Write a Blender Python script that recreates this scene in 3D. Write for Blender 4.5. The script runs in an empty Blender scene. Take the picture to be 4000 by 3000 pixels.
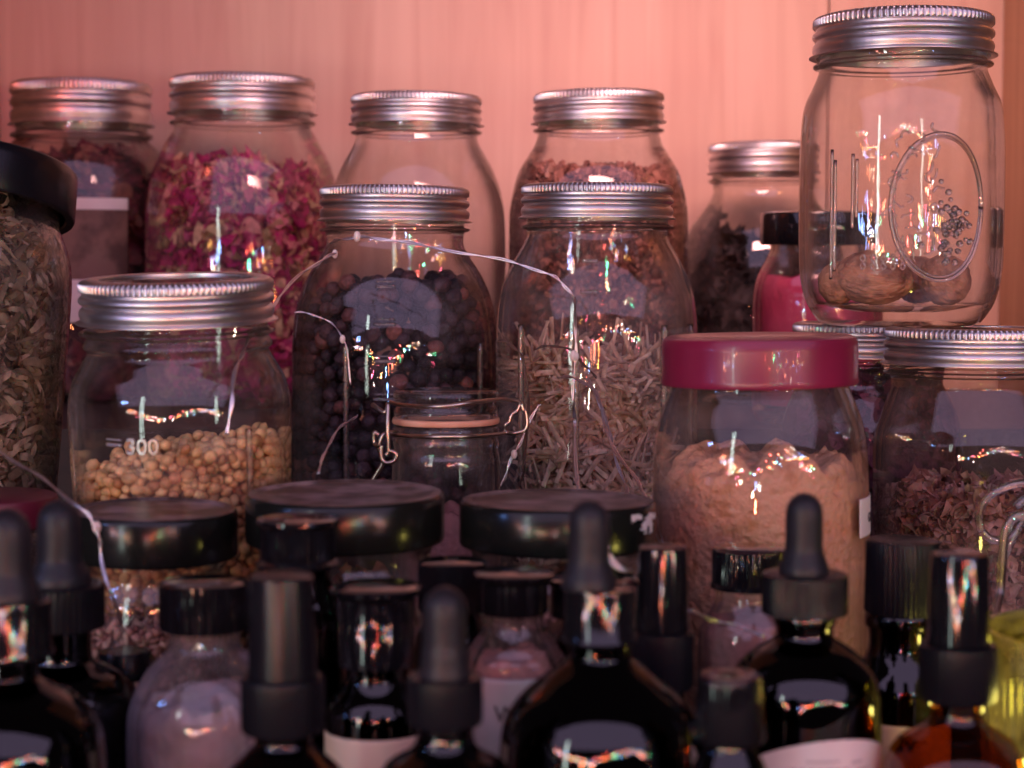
import bpy, bmesh, math, random
from mathutils import Vector, Matrix, noise, Euler
R = math.radians
rnd = random.Random(7)
scene = bpy.context.scene
COL = scene.collection

# ------------------------------------------------------------------ camera
F = 7000.0                       # focal length in pixels of the 4000 px wide photograph
PITCH = math.atan(450.0 / F)
cam_d = bpy.data.cameras.new('camera'); cam = bpy.data.objects.new('camera', cam_d); COL.objects.link(cam)
cam.location = (0, 0, 0); cam.rotation_euler = (math.pi/2 - PITCH, 0, 0)
cam_d.sensor_width = 36; cam_d.lens = 36 * F / 4000; cam_d.clip_start = 0.01; cam_d.clip_end = 50
cam_d.dof.use_dof = True; cam_d.dof.focus_distance = 0.725; cam_d.dof.aperture_fstop = 13.0
scene.camera = cam
# ------------------------------------------------------------------ world (a dim room)
w = bpy.data.worlds.new('World'); scene.world = w; w.use_nodes = True
bg = w.node_tree.nodes['Background']; bg.inputs[0].default_value = (0.30, 0.20, 0.26, 1); bg.inputs[1].default_value = 0.05
# ------------------------------------------------------------------ lamps
def area(name, loc, target, sx, sy, col, power, spread=180):
    l = bpy.data.lights.new(name, 'AREA'); l.shape = 'RECTANGLE'; l.size = sx; l.size_y = sy
    l.color = col; l.energy = power; l.spread = R(spread)
    o = bpy.data.objects.new(name, l); COL.objects.link(o); o.location = loc
    o.rotation_euler = (Vector(target) - Vector(loc)).to_track_quat('-Z', 'Y').to_euler(); return o
def point(name, loc, col, power, rad):
    l = bpy.data.lights.new(name, 'POINT'); l.color = col; l.energy = power; l.shadow_soft_size = rad
    o = bpy.data.objects.new(name, l); COL.objects.link(o); o.location = loc; return o
area('cabinet_lamp', (0.06, 0.62, 0.25), (0.11, 1.2, 0.105), 0.22, 0.06, (1.0, 0.455, 0.41), 0.47, 72)
area('cabinet_lamp_left', (-0.34, 0.84, 0.20), (-0.36, 1.2, 0.10), 0.05, 0.05, (1.0, 0.16, 0.09), 0.12, 100)
area('cabinet_lamp_right', (0.30, 0.84, 0.20), (0.36, 1.2, 0.05), 0.05, 0.05, (1.0, 0.42, 0.16), 0.07, 100)
area('room_window', (0.0, -1.6, 1.55), (0.0, 0.5, 0.1), 8.0, 2.4, (0.72, 0.54, 0.92), 55.0)
area('streak_light', (-0.75, -0.45, 0.05), (0.0, 0.8, 0.0), 0.05, 0.80, (0.80, 1.0, 0.92), 1.5)  # added unseen slit of light, draws vertical streaks on the glass
point('blue_bulb', (-0.40, 0.38, 0.03), (0.20, 0.38, 1.0), 0.26, 0.010)
point('yellow_bulb', (0.170, 0.500, -0.135), (1.0, 0.86, 0.34), 0.065, 0.006)
cols = [(1, .10, .08), (1, .30, .05), (1, .85, .6), (1, .25, .10), (1, .12, .25), (.1, 1, .45), (.2, .4, 1), (1, .5, .1), (1, .2, .1), (1, .9, .8)]
lr = random.Random(3)
for i in range(96):
    t = i / 95.0
    x = -1.25 + 2.6 * t
    z = -0.03 + 0.09 * math.sin(t * 8 + 2) + lr.gauss(0, 0.035)
    point('fairy_bulb', (x, -0.50 + lr.uniform(-.1, .1), z), cols[lr.randrange(10)], lr.choice((.12, .25, .45, .9)), lr.uniform(.006, .010))
# ------------------------------------------------------------------ exposure
vs = scene.view_settings; vs.view_transform = 'Standard'; vs.look = 'None'; vs.gamma = 1; vs.exposure = 0.38; vs.use_curve_mapping = False
cy = scene.cycles; cy.use_denoising = True; cy.max_bounces = 18; cy.transparent_max_bounces = 40; cy.transmission_bounces = 14
cy.glossy_bounces = 6; cy.diffuse_bounces = 4; cy.sample_clamp_indirect = 4.0; cy.caustics_refractive = True; cy.caustics_reflective = False
cy.use_adaptive_sampling = True; cy.adaptive_threshold = 0.015

# ------------------------------------------------------------------ geometry helpers
cp, sp = math.cos(PITCH), math.sin(PITCH)
def P(px, py, Y):
    u = (px - 2000) / F; v = (1500 - py) / F
    d = Vector((u, cp + v * sp, -sp + v * cp)); return d * (Y / d.y)
def S(px, py, Y):
    """metres per photo pixel there"""
    v = (1500 - py) / F; return Y / (cp + v * sp) / F
FLOOR = -0.16; RISER = -0.08

def link(name, me, mat=None, parent=None, smooth=True, angle=None):
    o = bpy.data.objects.new(name, me); COL.objects.link(o)
    if mat: me.materials.append(mat)
    if smooth:
        me.polygons.foreach_set('use_smooth', [True] * len(me.polygons))
        if angle: me.set_sharp_from_angle(angle=R(angle))
    if parent: o.parent = parent
    return o
def meshdata(name, v, f):
    me = bpy.data.meshes.new(name); me.from_pydata(v, [], f); me.update(); return me
def tag(o, label, cat, group=None, kind=None):
    o['label'] = label; o['category'] = cat
    if group: o['group'] = group
    if kind: o['kind'] = kind
    return o
def thing(name, label, cat, loc, group=None):
    o = bpy.data.objects.new(name, None); COL.objects.link(o); o.location = loc; o.empty_display_size = 0.01
    return tag(o, label, cat, group)
def structure(name, me, mat, smooth=False):
    o = link(name, me, mat, None, smooth); o['kind'] = 'structure'; return o
def box_me(name, x0, x1, y0, y1, z0, z1, bev=0.002):
    bm = bmesh.new(); bmesh.ops.create_cube(bm, size=1)
    for v in bm.verts: v.co = Vector(((x0+x1)/2 + v.co.x*(x1-x0), (y0+y1)/2 + v.co.y*(y1-y0), (z0+z1)/2 + v.co.z*(z1-z0)))
    if bev: bmesh.ops.bevel(bm, geom=bm.edges[:], offset=bev, segments=2, affect='EDGES')
    me = bpy.data.meshes.new(name); bm.to_mesh(me); bm.free(); return me

def lathe_me(prof, seg=96, mod=None, closed=False):
    """prof: list of (r, z). mod(i_row, angle, r, z) -> (r, z). closed: last row joins first"""
    v, f, rows = [], [], []
    for i, (r, z) in enumerate(prof):
        if r < 1e-6:
            rows.append([len(v)]); v.append((0, 0, z))
        else:
            row = []
            for k in range(seg):
                a = 2 * math.pi * k / seg; rr, zz = (r, z) if mod is None else mod(i, a, r, z)
                row.append(len(v)); v.append((rr * math.cos(a), rr * math.sin(a), zz))
            rows.append(row)
    n = len(rows); pairs = [(i, i+1) for i in range(n-1)] + ([(n-1, 0)] if closed else [])
    for i, j in pairs:
        A, B = rows[i], rows[j]
        if len(A) == 1 and len(B) == 1: continue
        for k in range(seg):
            k2 = (k+1) % seg
            if len(A) == 1: f.append((A[0], B[k2], B[k]))
            elif len(B) == 1: f.append((A[k], A[k2], B[0]))
            else: f.append((A[k], A[k2], B[k2], B[k]))
    me = meshdata('lathe', v, f)
    bm = bmesh.new(); bm.from_mesh(me); bmesh.ops.recalc_face_normals(bm, faces=bm.faces[:]); bm.to_mesh(me); bm.free()
    return me

def smooth_prof(pts, n=6):
    """Catmull-Rom through the points"""
    out = []
    for i in range(len(pts) - 1):
        p0 = pts[max(i-1, 0)]; p1 = pts[i]; p2 = pts[i+1]; p3 = pts[min(i+2, len(pts)-1)]
        for k in range(n):
            t = k / n; q = []
            for c in (0, 1):
                q.append(0.5*((2*p1[c]) + (-p0[c]+p2[c])*t + (2*p0[c]-5*p1[c]+4*p2[c]-p3[c])*t*t + (-p0[c]+3*p1[c]-3*p2[c]+p3[c])*t**3))
            out.append(tuple(q))
    out.append(tuple(pts[-1])); return out

def tube_me(pts, rad, seg=8, taper=None, close_ends=True):
    pts = [Vector(p) for p in pts]; v, f = [], []
    t0 = (pts[1] - pts[0]).normalized(); up = Vector((0, 0, 1)) if abs(t0.z) < .9 else Vector((1, 0, 0))
    nrm = t0.cross(up).normalized()
    for i, p in enumerate(pts):
        t = (pts[min(i+1, len(pts)-1)] - pts[max(i-1, 0)]).normalized()
        nrm = (nrm - t * nrm.dot(t)).normalized(); b = t.cross(nrm)
        r = rad * (taper(i/(len(pts)-1)) if taper else 1)
        for k in range(seg):
            a = 2*math.pi*k/seg; v.append(p + (nrm*math.cos(a) + b*math.sin(a)) * r)
    for i in range(len(pts)-1):
        for k in range(seg):
            f.append((i*seg+k, i*seg+(k+1) % seg, (i+1)*seg+(k+1) % seg, (i+1)*seg+k))
    if close_ends:
        f.append(tuple(reversed(range(seg)))); f.append(tuple(range((len(pts)-1)*seg, len(pts)*seg)))
    return meshdata('tube', [tuple(x) for x in v], f)
def spline(pts, n=8):
    out = []
    pts = [Vector(p) for p in pts]
    for i in range(len(pts)-1):
        p0 = pts[max(i-1, 0)]; p1 = pts[i]; p2 = pts[i+1]; p3 = pts[min(i+2, len(pts)-1)]
        for k in range(n):
            t = k/n
            out.append(0.5*((2*p1) + (p2-p0)*t + (2*p0-5*p1+4*p2-p3)*t*t + (-p0+3*p1-3*p2+p3)*t**3))
    out.append(pts[-1]); return out

# ------------------------------------------------------------------ materials
def newmat(name):
    m = bpy.data.materials.new(name); m.use_nodes = True; nt = m.node_tree; nt.nodes.clear()
    out = nt.nodes.new('ShaderNodeOutputMaterial'); return m, nt, out
def N(nt, t, **kw):
    n = nt.nodes.new(t)
    for k, v in kw.items():
        if k in n.inputs: n.inputs[k].default_value = v
        else: setattr(n, k, v)
    return n
def noise_bump(nt, scale, strength, dist, detail=4, stretch=None, co='Object'):
    tc = N(nt, 'ShaderNodeTexCoord'); n = N(nt, 'ShaderNodeTexNoise'); n.inputs['Scale'].default_value = scale; n.inputs['Detail'].default_value = detail
    src = tc.outputs[co]
    if stretch:
        mp = N(nt, 'ShaderNodeMapping'); mp.inputs['Scale'].default_value = stretch; nt.links.new(src, mp.inputs[0]); src = mp.outputs[0]
    nt.links.new(src, n.inputs['Vector'])
    b = N(nt, 'ShaderNodeBump'); b.inputs['Strength'].default_value = strength; b.inputs['Distance'].default_value = dist
    nt.links.new(n.outputs['Fac'], b.inputs['Height']); return b, n, tc
def glass(name, tint, edge0=0.42, edge1=0.86, wav=0.35, rough=0.015, film=0.0, gtint=None, refl=1.0):
    m, nt, out = newmat(name); L = nt.links.new
    b, n, tc = noise_bump(nt, 55, wav, 0.0012, 2, (1, 1, 0.55))
    lw = N(nt, 'ShaderNodeLayerWeight'); lw.inputs['Blend'].default_value = 0.5
    lwb = N(nt, 'ShaderNodeLayerWeight'); lwb.inputs['Blend'].default_value = 0.5; L(b.outputs[0], lwb.inputs['Normal'])
    pw = N(nt, 'ShaderNodeMath', operation='POWER'); L(lwb.outputs['Facing'], pw.inputs[0]); pw.inputs[1].default_value = 4.2
    ma = N(nt, 'ShaderNodeMath', operation='MULTIPLY_ADD'); L(pw.outputs[0], ma.inputs[0]); ma.inputs[1].default_value = 0.85; ma.inputs[2].default_value = 0.045 * refl; ma.use_clamp = True
    tr = N(nt, 'ShaderNodeBsdfTransparent'); tr.inputs[0].default_value = (*tint, 1)
    gl = N(nt, 'ShaderNodeBsdfGlossy'); gl.inputs['Roughness'].default_value = rough; L(b.outputs[0], gl.inputs['Normal'])
    thin = N(nt, 'ShaderNodeMixShader'); L(ma.outputs[0], thin.inputs[0]); L(tr.outputs[0], thin.inputs[1]); L(gl.outputs[0], thin.inputs[2])
    g = N(nt, 'ShaderNodeBsdfGlass'); g.inputs['Color'].default_value = (*(gtint or tint), 1); g.inputs['IOR'].default_value = 1.46; g.inputs['Roughness'].default_value = 0.0; L(b.outputs[0], g.inputs['Normal'])
    mr = N(nt, 'ShaderNodeMapRange'); mr.interpolation_type = 'SMOOTHSTEP'; L(lw.outputs['Facing'], mr.inputs['Value'])
    mr.inputs['From Min'].default_value = edge0; mr.inputs['From Max'].default_value = edge1
    mx = N(nt, 'ShaderNodeMixShader'); L(mr.outputs[0], mx.inputs[0]); L(thin.outputs[0], mx.inputs[1]); L(g.outputs[0], mx.inputs[2])
    last = mx
    if film > 0:     # dusty / greasy film on old jars, also a painted-in milky sheen
        df = N(nt, 'ShaderNodeBsdfDiffuse'); df.inputs[0].default_value = (0.55, 0.5, 0.5, 1)
        n2 = N(nt, 'ShaderNodeTexNoise'); n2.inputs['Scale'].default_value = 38; n2.inputs['Detail'].default_value = 6; L(tc.outputs['Object'], n2.inputs['Vector'])
        r2 = N(nt, 'ShaderNodeMapRange'); L(n2.outputs['Fac'], r2.inputs['Value']); r2.inputs['From Min'].default_value = 0.42; r2.inputs['From Max'].default_value = 0.75; r2.inputs['To Max'].default_value = film
        m2 = N(nt, 'ShaderNodeMixShader'); L(r2.outputs[0], m2.inputs[0]); L(mx.outputs[0], m2.inputs[1]); L(df.outputs[0], m2.inputs[2]); last = m2
    L(last.outputs[0], out.inputs['Surface']); return m
def pbr(name, col, rough=0.5, metal=0.0, bump=None, var=None, spec=0.5, coat=0.0, sheen=0.0, sss=0.0):
    """bump=(scale,strength,dist,detail,stretch)  var=(col2, scale, lo, hi)"""
    m, nt, out = newmat(name); L = nt.links.new
    p = N(nt, 'ShaderNodeBsdfPrincipled'); p.inputs['Base Color'].default_value = (*col, 1); p.inputs['Roughness'].default_value = rough
    p.inputs['Metallic'].default_value = metal; p.inputs['Specular IOR Level'].default_value = spec; p.inputs['Coat Weight'].default_value = coat
    if sss: p.inputs['Subsurface Weight'].default_value = sss; p.inputs['Subsurface Scale'].default_value = 0.002
    tc = None
    if bump:
        b, n, tc = noise_bump(nt, *bump); L(b.outputs[0], p.inputs['Normal'])
    if var:
        if tc is None: tc = N(nt, 'ShaderNodeTexCoord')
        n2 = N(nt, 'ShaderNodeTexNoise'); n2.inputs['Scale'].default_value = var[1]; n2.inputs['Detail'].default_value = 8; L(tc.outputs['Object'], n2.inputs['Vector'])
        mr = N(nt, 'ShaderNodeMapRange'); L(n2.outputs['Fac'], mr.inputs['Value']); mr.inputs['From Min'].default_value = var[2]; mr.inputs['From Max'].default_value = var[3]
        mx = N(nt, 'ShaderNodeMix', data_type='RGBA'); L(mr.outputs[0], mx.inputs[0]); mx.inputs[6].default_value = (*col, 1); mx.inputs[7].default_value = (*var[0], 1)
        L(mx.outputs[2], p.inputs['Base Color'])
    L(p.outputs[0], out.inputs['Surface']); return m
def island(name, stops, rough=0.7, bump=(400, 0.4, 0.0006, 4), trans=0.0, source='island', streak=None):
    """colour picked at random per loose piece / per object"""
    m, nt, out = newmat(name); L = nt.links.new
    p = N(nt, 'ShaderNodeBsdfPrincipled'); p.inputs['Roughness'].default_value = rough; p.inputs['Specular IOR Level'].default_value = 0.35
    if source == 'island': src = N(nt, 'ShaderNodeNewGeometry').outputs['Random Per Island']
    else: src = N(nt, 'ShaderNodeObjectInfo').outputs['Random']
    cr = N(nt, 'ShaderNodeValToRGB'); cr.color_ramp.interpolation = 'LINEAR'; el = cr.color_ramp.elements
    while len(el) < len(stops): el.new(0.5)
    for e, (pos, c) in zip(el, stops): e.position = pos; e.color = (*c, 1)
    L(src, cr.inputs[0])
    b, n, tc = noise_bump(nt, *bump); L(b.outputs[0], p.inputs['Normal'])
    n2 = N(nt, 'ShaderNodeTexNoise'); n2.inputs['Scale'].default_value = 260; n2.inputs['Detail'].default_value = 5; L(tc.outputs['Object'], n2.inputs['Vector'])
    hs = N(nt, 'ShaderNodeHueSaturation'); L(cr.outputs[0], hs.inputs['Color'])
    mr = N(nt, 'ShaderNodeMapRange'); L(n2.outputs['Fac'], mr.inputs['Value']); mr.inputs['From Min'].default_value = .25; mr.inputs['From Max'].default_value = .75; mr.inputs['To Min'].default_value = .55; mr.inputs['To Max'].default_value = 1.4
    L(mr.outputs[0], hs.inputs['Value']); L(hs.outputs[0], p.inputs['Base Color'])
    sh = p
    if trans:
        t = N(nt, 'ShaderNodeBsdfTranslucent'); L(hs.outputs[0], t.inputs[0]); mx = N(nt, 'ShaderNodeMixShader'); mx.inputs[0].default_value = trans
        L(p.outputs[0], mx.inputs[1]); L(t.outputs[0], mx.inputs[2]); sh = mx
    L(sh.outputs[0], out.inputs['Surface']); return m
def wood(name, c1, c2, rough=0.5, vert=True):
    m, nt, out = newmat(name); L = nt.links.new
    p = N(nt, 'ShaderNodeBsdfPrincipled'); p.inputs['Roughness'].default_value = rough; p.inputs['Specular IOR Level'].default_value = .25
    tc = N(nt, 'ShaderNodeTexCoord'); mp = N(nt, 'ShaderNodeMapping'); L(tc.outputs['Object'], mp.inputs[0])
    mp.inputs['Scale'].default_value = (1, 1, 0.05) if vert else (0.05, 1, 1)
    n1 = N(nt, 'ShaderNodeTexNoise'); n1.inputs['Scale'].default_value = 55; n1.inputs['Detail'].default_value = 9; n1.inputs['Distortion'].default_value = 1.6; L(mp.outputs[0], n1.inputs['Vector'])
    n3 = N(nt, 'ShaderNodeTexNoise'); n3.inputs['Scale'].default_value = 9; n3.inputs['Detail'].default_value = 3; L(mp.outputs[0], n3.inputs['Vector'])
    ad = N(nt, 'ShaderNodeMath', operation='MULTIPLY_ADD'); L(n3.outputs['Fac'], ad.inputs[0]); ad.inputs[1].default_value = .8; L(n1.outputs['Fac'], ad.inputs[2])
    cr = N(nt, 'ShaderNodeMapRange'); L(ad.outputs[0], cr.inputs['Value']); cr.inputs['From Min'].default_value = .68; cr.inputs['From Max'].default_value = 1.15
    mx = N(nt, 'ShaderNodeMix', data_type='RGBA'); L(cr.outputs[0], mx.inputs[0]); mx.inputs[6].default_value = (*c1, 1); mx.inputs[7].default_value = (*c2, 1)
    L(mx.outputs[2], p.inputs['Base Color'])
    b = N(nt, 'ShaderNodeBump'); b.inputs['Strength'].default_value = .12; b.inputs['Distance'].default_value = .001; L(n1.outputs['Fac'], b.inputs['Height']); L(b.outputs[0], p.inputs['Normal'])
    L(p.outputs[0], out.inputs['Surface']); return m

M = {}
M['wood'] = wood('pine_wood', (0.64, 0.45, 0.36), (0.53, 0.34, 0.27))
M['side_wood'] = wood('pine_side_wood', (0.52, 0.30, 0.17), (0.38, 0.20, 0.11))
M['shelf_wood'] = wood('shelf_wood', (0.06, 0.035, 0.03), (0.035, 0.02, 0.018), vert=False)
M['glass'] = glass('clear_jar_glass', (0.985, 0.98, 0.972), film=0.05, gtint=(0.86, 0.86, 0.82), wav=.2)
M['glass_dusty_sheen'] = glass('dusty_sheen_jar_glass', (0.98, 0.975, 0.965), film=0.10, wav=0.3, gtint=(0.8, 0.8, 0.77))  # film is part clinging dust, part sheen and brightness painted in
M['glass_frost'] = glass('cloudy_bottle_glass', (0.97, 0.96, 0.97), film=0.2, wav=0.2)
M['amber'] = glass('amber_glass', (0.34, 0.12, 0.03), wav=0.15, refl=1.5, gtint=(0.16, 0.05, 0.015), edge0=.8, edge1=1.0)
M['amber_dark'] = glass('dark_amber_glass', (0.15, 0.045, 0.016), wav=0.12, refl=1.5, gtint=(0.08, 0.02, 0.008), edge0=.8, edge1=1.0)
M['amber_light'] = glass('light_amber_glass', (0.66, 0.38, 0.11), wav=0.15, refl=1.3, gtint=(0.55, 0.3, 0.07), edge0=.75, edge1=1.0)
M['yellow_glass'] = glass('yellow_ribbed_glass', (0.93, 0.92, 0.66), wav=0.1, film=.45, gtint=(.8, .75, .3), edge0=.3, edge1=.9)  # heavy diffuse film added to make the tumbler look lit
m_, nt_, out_ = newmat('embossed_glass'); g_ = N(nt_, 'ShaderNodeBsdfGlass'); g_.inputs['IOR'].default_value = 1.46; g_.inputs['Roughness'].default_value = .02; g_.inputs['Color'].default_value = (.95, .93, .9, 1)
e_ = N(nt_, 'ShaderNodeBsdfGlossy'); e_.inputs['Roughness'].default_value = .3; x_ = N(nt_, 'ShaderNodeMixShader'); x_.inputs[0].default_value = .10; nt_.links.new(g_.outputs[0], x_.inputs[1]); nt_.links.new(e_.outputs[0], x_.inputs[2]); nt_.links.new(x_.outputs[0], out_.inputs[0]); M['emboss'] = m_
M['emboss_mark'] = M['emboss'].copy(); M['emboss_mark'].name = 'embossed_mark_glass'
for n_ in M['emboss_mark'].node_tree.nodes:
    if n_.type == 'MIX_SHADER': n_.inputs[0].default_value = .4
M['zinc'] = pbr('silver_band_metal', (0.72, 0.69, 0.69), 0.36, 1.0, bump=(500, 0.10, 0.0004, 4, (1, 1, .15)), var=((0.46, 0.43, 0.43), 60, .35, .75))
M['disc'] = pbr('lid_disc_metal', (0.55, 0.50, 0.45), 0.28, 1.0, bump=(90, 0.15, 0.0005))
M['black_gloss'] = pbr('black_gloss_plastic', (0.005, 0.005, 0.007), 0.10, bump=(60, .05, .0005), coat=.3)
M['black_matte'] = pbr('black_matte_plastic', (0.006, 0.006, 0.009), 0.27, bump=(900, .15, .0002), spec=.28)
M['rubber'] = pbr('black_rubber', (0.014, 0.014, 0.019), 0.42, bump=(500, .15, .0003), var=((0.024, 0.022, 0.03), 90, .5, .8), spec=.3)
M['lid_side'] = pbr('black_lid_enamel', (0.008, 0.009, 0.008), 0.20, bump=(45, .06, .0008), spec=.4)
M['lid_dust'] = pbr('dusty_black_lid_top', (0.02, 0.018, 0.02), 0.33, bump=(120, .3, .0006), var=((0.26, 0.19, 0.20), 90, .42, .66))
M['red_lid'] = pbr('crimson_lid_enamel', (0.22, 0.014, 0.055), 0.30, bump=(55, .08, .001), var=((0.18, 0.012, 0.045), 50, .4, .8), coat=.2)
M['gasket'] = pbr('orange_rubber_gasket', (0.62, 0.30, 0.19), 0.55, bump=(300, .3, .0004), var=((0.72, 0.42, 0.3), 90, .4, .7))
M['wire'] = pbr('steel_wire', (0.50, 0.42, 0.36), 0.28, 1.0)
M['led_wire'] = pbr('silvery_fairy_wire', (0.90, 0.84, 0.88), 0.34, 1.0)
M['dark_wire'] = pbr('tarnished_fairy_wire', (0.10, 0.06, 0.05), 0.4, 0.6)
M['bead'] = pbr('clear_resin_bead', (0.85, 0.75, 0.68), 0.12, 0.0, coat=.6)
M['paper'] = pbr('white_label_paper', (0.72, 0.66, 0.66), 0.6, bump=(200, .1, .0004), var=((0.62, 0.55, 0.55), 60, .45, .8))
M['paper_cream'] = pbr('cream_label_paper', (0.78, 0.60, 0.46), 0.55, bump=(200, .1, .0004), var=((0.66, 0.50, 0.38), 40, .45, .8))
M['ink'] = pbr('label_ink', (0.03, 0.025, 0.03), 0.6)
M['ginger'] = pbr('ground_ginger_powder', (0.80, 0.42, 0.27), 0.95, bump=(330, 1.0, .0030, 12), var=((0.62, 0.28, 0.14), 160, .5, .72), spec=.1)
M['pink_powder'] = pbr('pink_powder', (0.66, 0.07, 0.17), 0.9, bump=(300, .6, .0008, 8), var=((0.50, 0.045, 0.12), 60, .4, .7), spec=.1)
M['rose_powder'] = pbr('pale_rose_powder', (0.36, 0.18, 0.17), 0.9, bump=(420, 1.0, .0012, 10), var=((0.40, 0.18, 0.18), 140, .4, .7), spec=.1)
M['pale_powder'] = pbr('pale_lavender_powder', (0.40, 0.34, 0.35), 0.9, bump=(220, .6, .0012, 8), var=((0.26, 0.21, 0.22), 60, .4, .7), spec=.1)
M['rose'] = island('dried_rose_petals', [(0, (.30, .008, .10)), (.35, (.48, .015, .17)), (.55, (.66, .09, .25)), (.75, (.72, .30, .30)), (.92, (.74, .55, .32)), (1, (.28, .14, .07))], trans=.25)
M['dark_petal'] = island('dried_dark_red_petals', [(0, (.07, .006, .015)), (.5, (.16, .015, .035)), (.85, (.20, .05, .05)), (1, (.3, .12, .08))], trans=.2)
M['straw'] = island('cut_dried_stalks', [(0, (.40, .24, .16)), (.5, (.62, .42, .30)), (.85, (.76, .56, .44)), (1, (.44, .27, .2))], rough=.6, bump=(300, .4, .0004, 3))
M['herb'] = island('dried_leaf_flakes', [(0, (.16, .12, .08)), (.4, (.32, .25, .16)), (.75, (.46, .37, .27)), (1, (.52, .38, .30))], trans=.2)
M['bark'] = island('reddish_bark_chips', [(0, (.13, .05, .04)), (.4, (.24, .09, .07)), (.8, (.36, .16, .12)), (1, (.45, .24, .18))])
M['blossom'] = island('dried_blossom_flakes', [(0, (.24, .10, .08)), (.4, (.48, .24, .20)), (.75, (.62, .36, .32)), (1, (.42, .30, .2))], trans=.2)
M['blackherb'] = island('black_dried_pieces', [(0, (.006, .006, .009)), (.6, (.018, .014, .02)), (1, (.05, .04, .045))])
M['purple'] = island('dark_purple_petals', [(0, (.04, .006, .02)), (.6, (.10, .015, .05)), (1, (.18, .05, .09))])
M['berry'] = island('dried_juniper_berry', [(0, (.012, .010, .018)), (.45, (.032, .022, .034)), (.78, (.06, .033, .046)), (.93, (.12, .05, .055)), (1, (.32, .11, .09))], rough=.55, bump=(480, .9, .0016, 5), source='object')
M['seed'] = island('coriander_seed_husk', [(0, (.36, .15, .06)), (.4, (.62, .33, .13)), (.75, (.78, .50, .24)), (.92, (.56, .24, .12)), (1, (.50, .38, .18))], rough=.5, bump=(420, .4, .0005, 3), source='object')
M['nut'] = pbr('wrinkled_nut_shell', (0.66, 0.31, 0.18), 0.6, bump=(220, .9, .0022, 6, (.4, 2, 2)), var=((0.30, 0.13, 0.08), 120, .42, .6))

# ------------------------------------------------------------------ builders working in photo pixels
class At:
    """a spot: centre column cx (px) at distance Y, standing on base (m)"""
    def __init__(s, cx, Y, base=FLOOR, ref=1500): s.cx, s.Y, s.base = cx, Y, base; s.x = P(cx, ref, Y).x
    def z(s, py): return P(s.cx, py, s.Y).z - s.base
    def r(s, px, py=1500): return px * S(s.cx, py, s.Y)
    def prof(s, pts): return [(s.r(p, y), s.z(y)) for p, y in pts]
    @property
    def loc(s): return (s.x, s.Y, s.base)

def shell(at, pts, mat, parent, name='body', wall=0.0022, foot=True, seg=112, mod=None, smooth=5):
    """glass vessel: pts from the mouth downwards (half width px, y px); the wall goes down to the base and returns inside"""
    o = smooth_prof(at.prof(pts), smooth)
    rb = o[-1][0]
    o += [(rb, max(0.012, min(o[-1][1] - .001, 0.012))), (rb*.985, .005), (rb*.93, .001), (rb*.80, 0.0), (rb*.6, .003), (0, .004)]
    inn = [(max(r - wall, 0.0005), max(z, .007)) for r, z in o[:-4]]
    prof = o + [(0, .0065), (rb*.7, .0065)] + inn[::-1]
    # order: outer down, centre, inner up
    me = lathe_me(o + [(0, .0075)], seg, mod) if False else None
    v = o[:-1]; iv = [(rb*.75, .0075)] + inn[::-1]
    me1 = lathe_me(v + [(0, .003)], seg, mod); me2 = lathe_me([(0, .0075)] + iv, seg)
    bm = bmesh.new(); bm.from_mesh(me1); bm.from_mesh(me2)
    bmesh.ops.remove_doubles(bm, verts=bm.verts[:], dist=1e-7)
    # close the mouth between outer and inner rims
    be = [e for e in bm.edges if e.is_boundary]
    if be:
        try: bmesh.ops.bridge_loops(bm, edges=be)
        except Exception: pass
    bmesh.ops.recalc_face_normals(bm, faces=bm.faces[:])
    me = bpy.data.meshes.new('shell'); bm.to_mesh(me); bm.free()
    return link(name, me, mat, parent, True, 50)

def knurled(rows, n, amp, seg_per=5):
    def mod(i, a, r, z):
        if i in rows:
            s_ = math.sin(a * n); k = max(-1, min(1, s_ * 2.2)); return r - amp * (0.5 - 0.5 * k), z
        return r, z
    return mod

def band(at, R_, ztop, hb, parent, mat=None, disc_drop=0.03, knurls=100, opening=.84):
    pts = [(opening, -.10), (opening, -.02), (opening+.02, 0), (.925, .0), (.965, -.03), (.985, -.07), (.995, -.10), (.998, -.13), (.998, -.24), (.985, -.27), (.962, -.30), (.962, -.35),
           (.985, -.39), (1.0, -.44), (1.0, -.50), (.985, -.55), (.958, -.59), (.958, -.62), (.985, -.67), (.997, -.73), (.998, -.82), (.985, -.88), (.985, -.91), (1.01, -.945), (1.035, -.97), (1.035, -.99), (1.01, -1.0), (.96, -.985),
           (.955, -.90), (.94, -.5), (.94, -.2), (.90, -.09)]
    prof = [(r*R_, ztop + z*hb) for r, z in pts]
    me = lathe_me(prof, knurls*5, knurled({5, 6, 7, 8}, knurls, R_*.017), closed=True)
    b = link('band', me, mat or M['zinc'], parent, True, 40); b.rotation_euler = (0, 0, rnd.uniform(0, 6)); tx, ty = rnd.uniform(-.006, .006), rnd.uniform(-.012, .012)
    for v in me.vertices: v.co.z += v.co.x*ty + v.co.y*tx
    zd = ztop - disc_drop*hb - .0006; q = R_*(opening+.03)
    dp = [(0, zd), (q*.55, zd), (q*.72, zd+.0004), (q*.8, zd-.0002), (q*.9, zd-.0002), (q*.985, zd+.0002), (q, zd-.0005), (q*.97, zd-.0012), (0, zd-.0012)]
    link('lid_disc', lathe_me(dp, 96), M['disc'], parent, True, 50)
    return b

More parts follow.
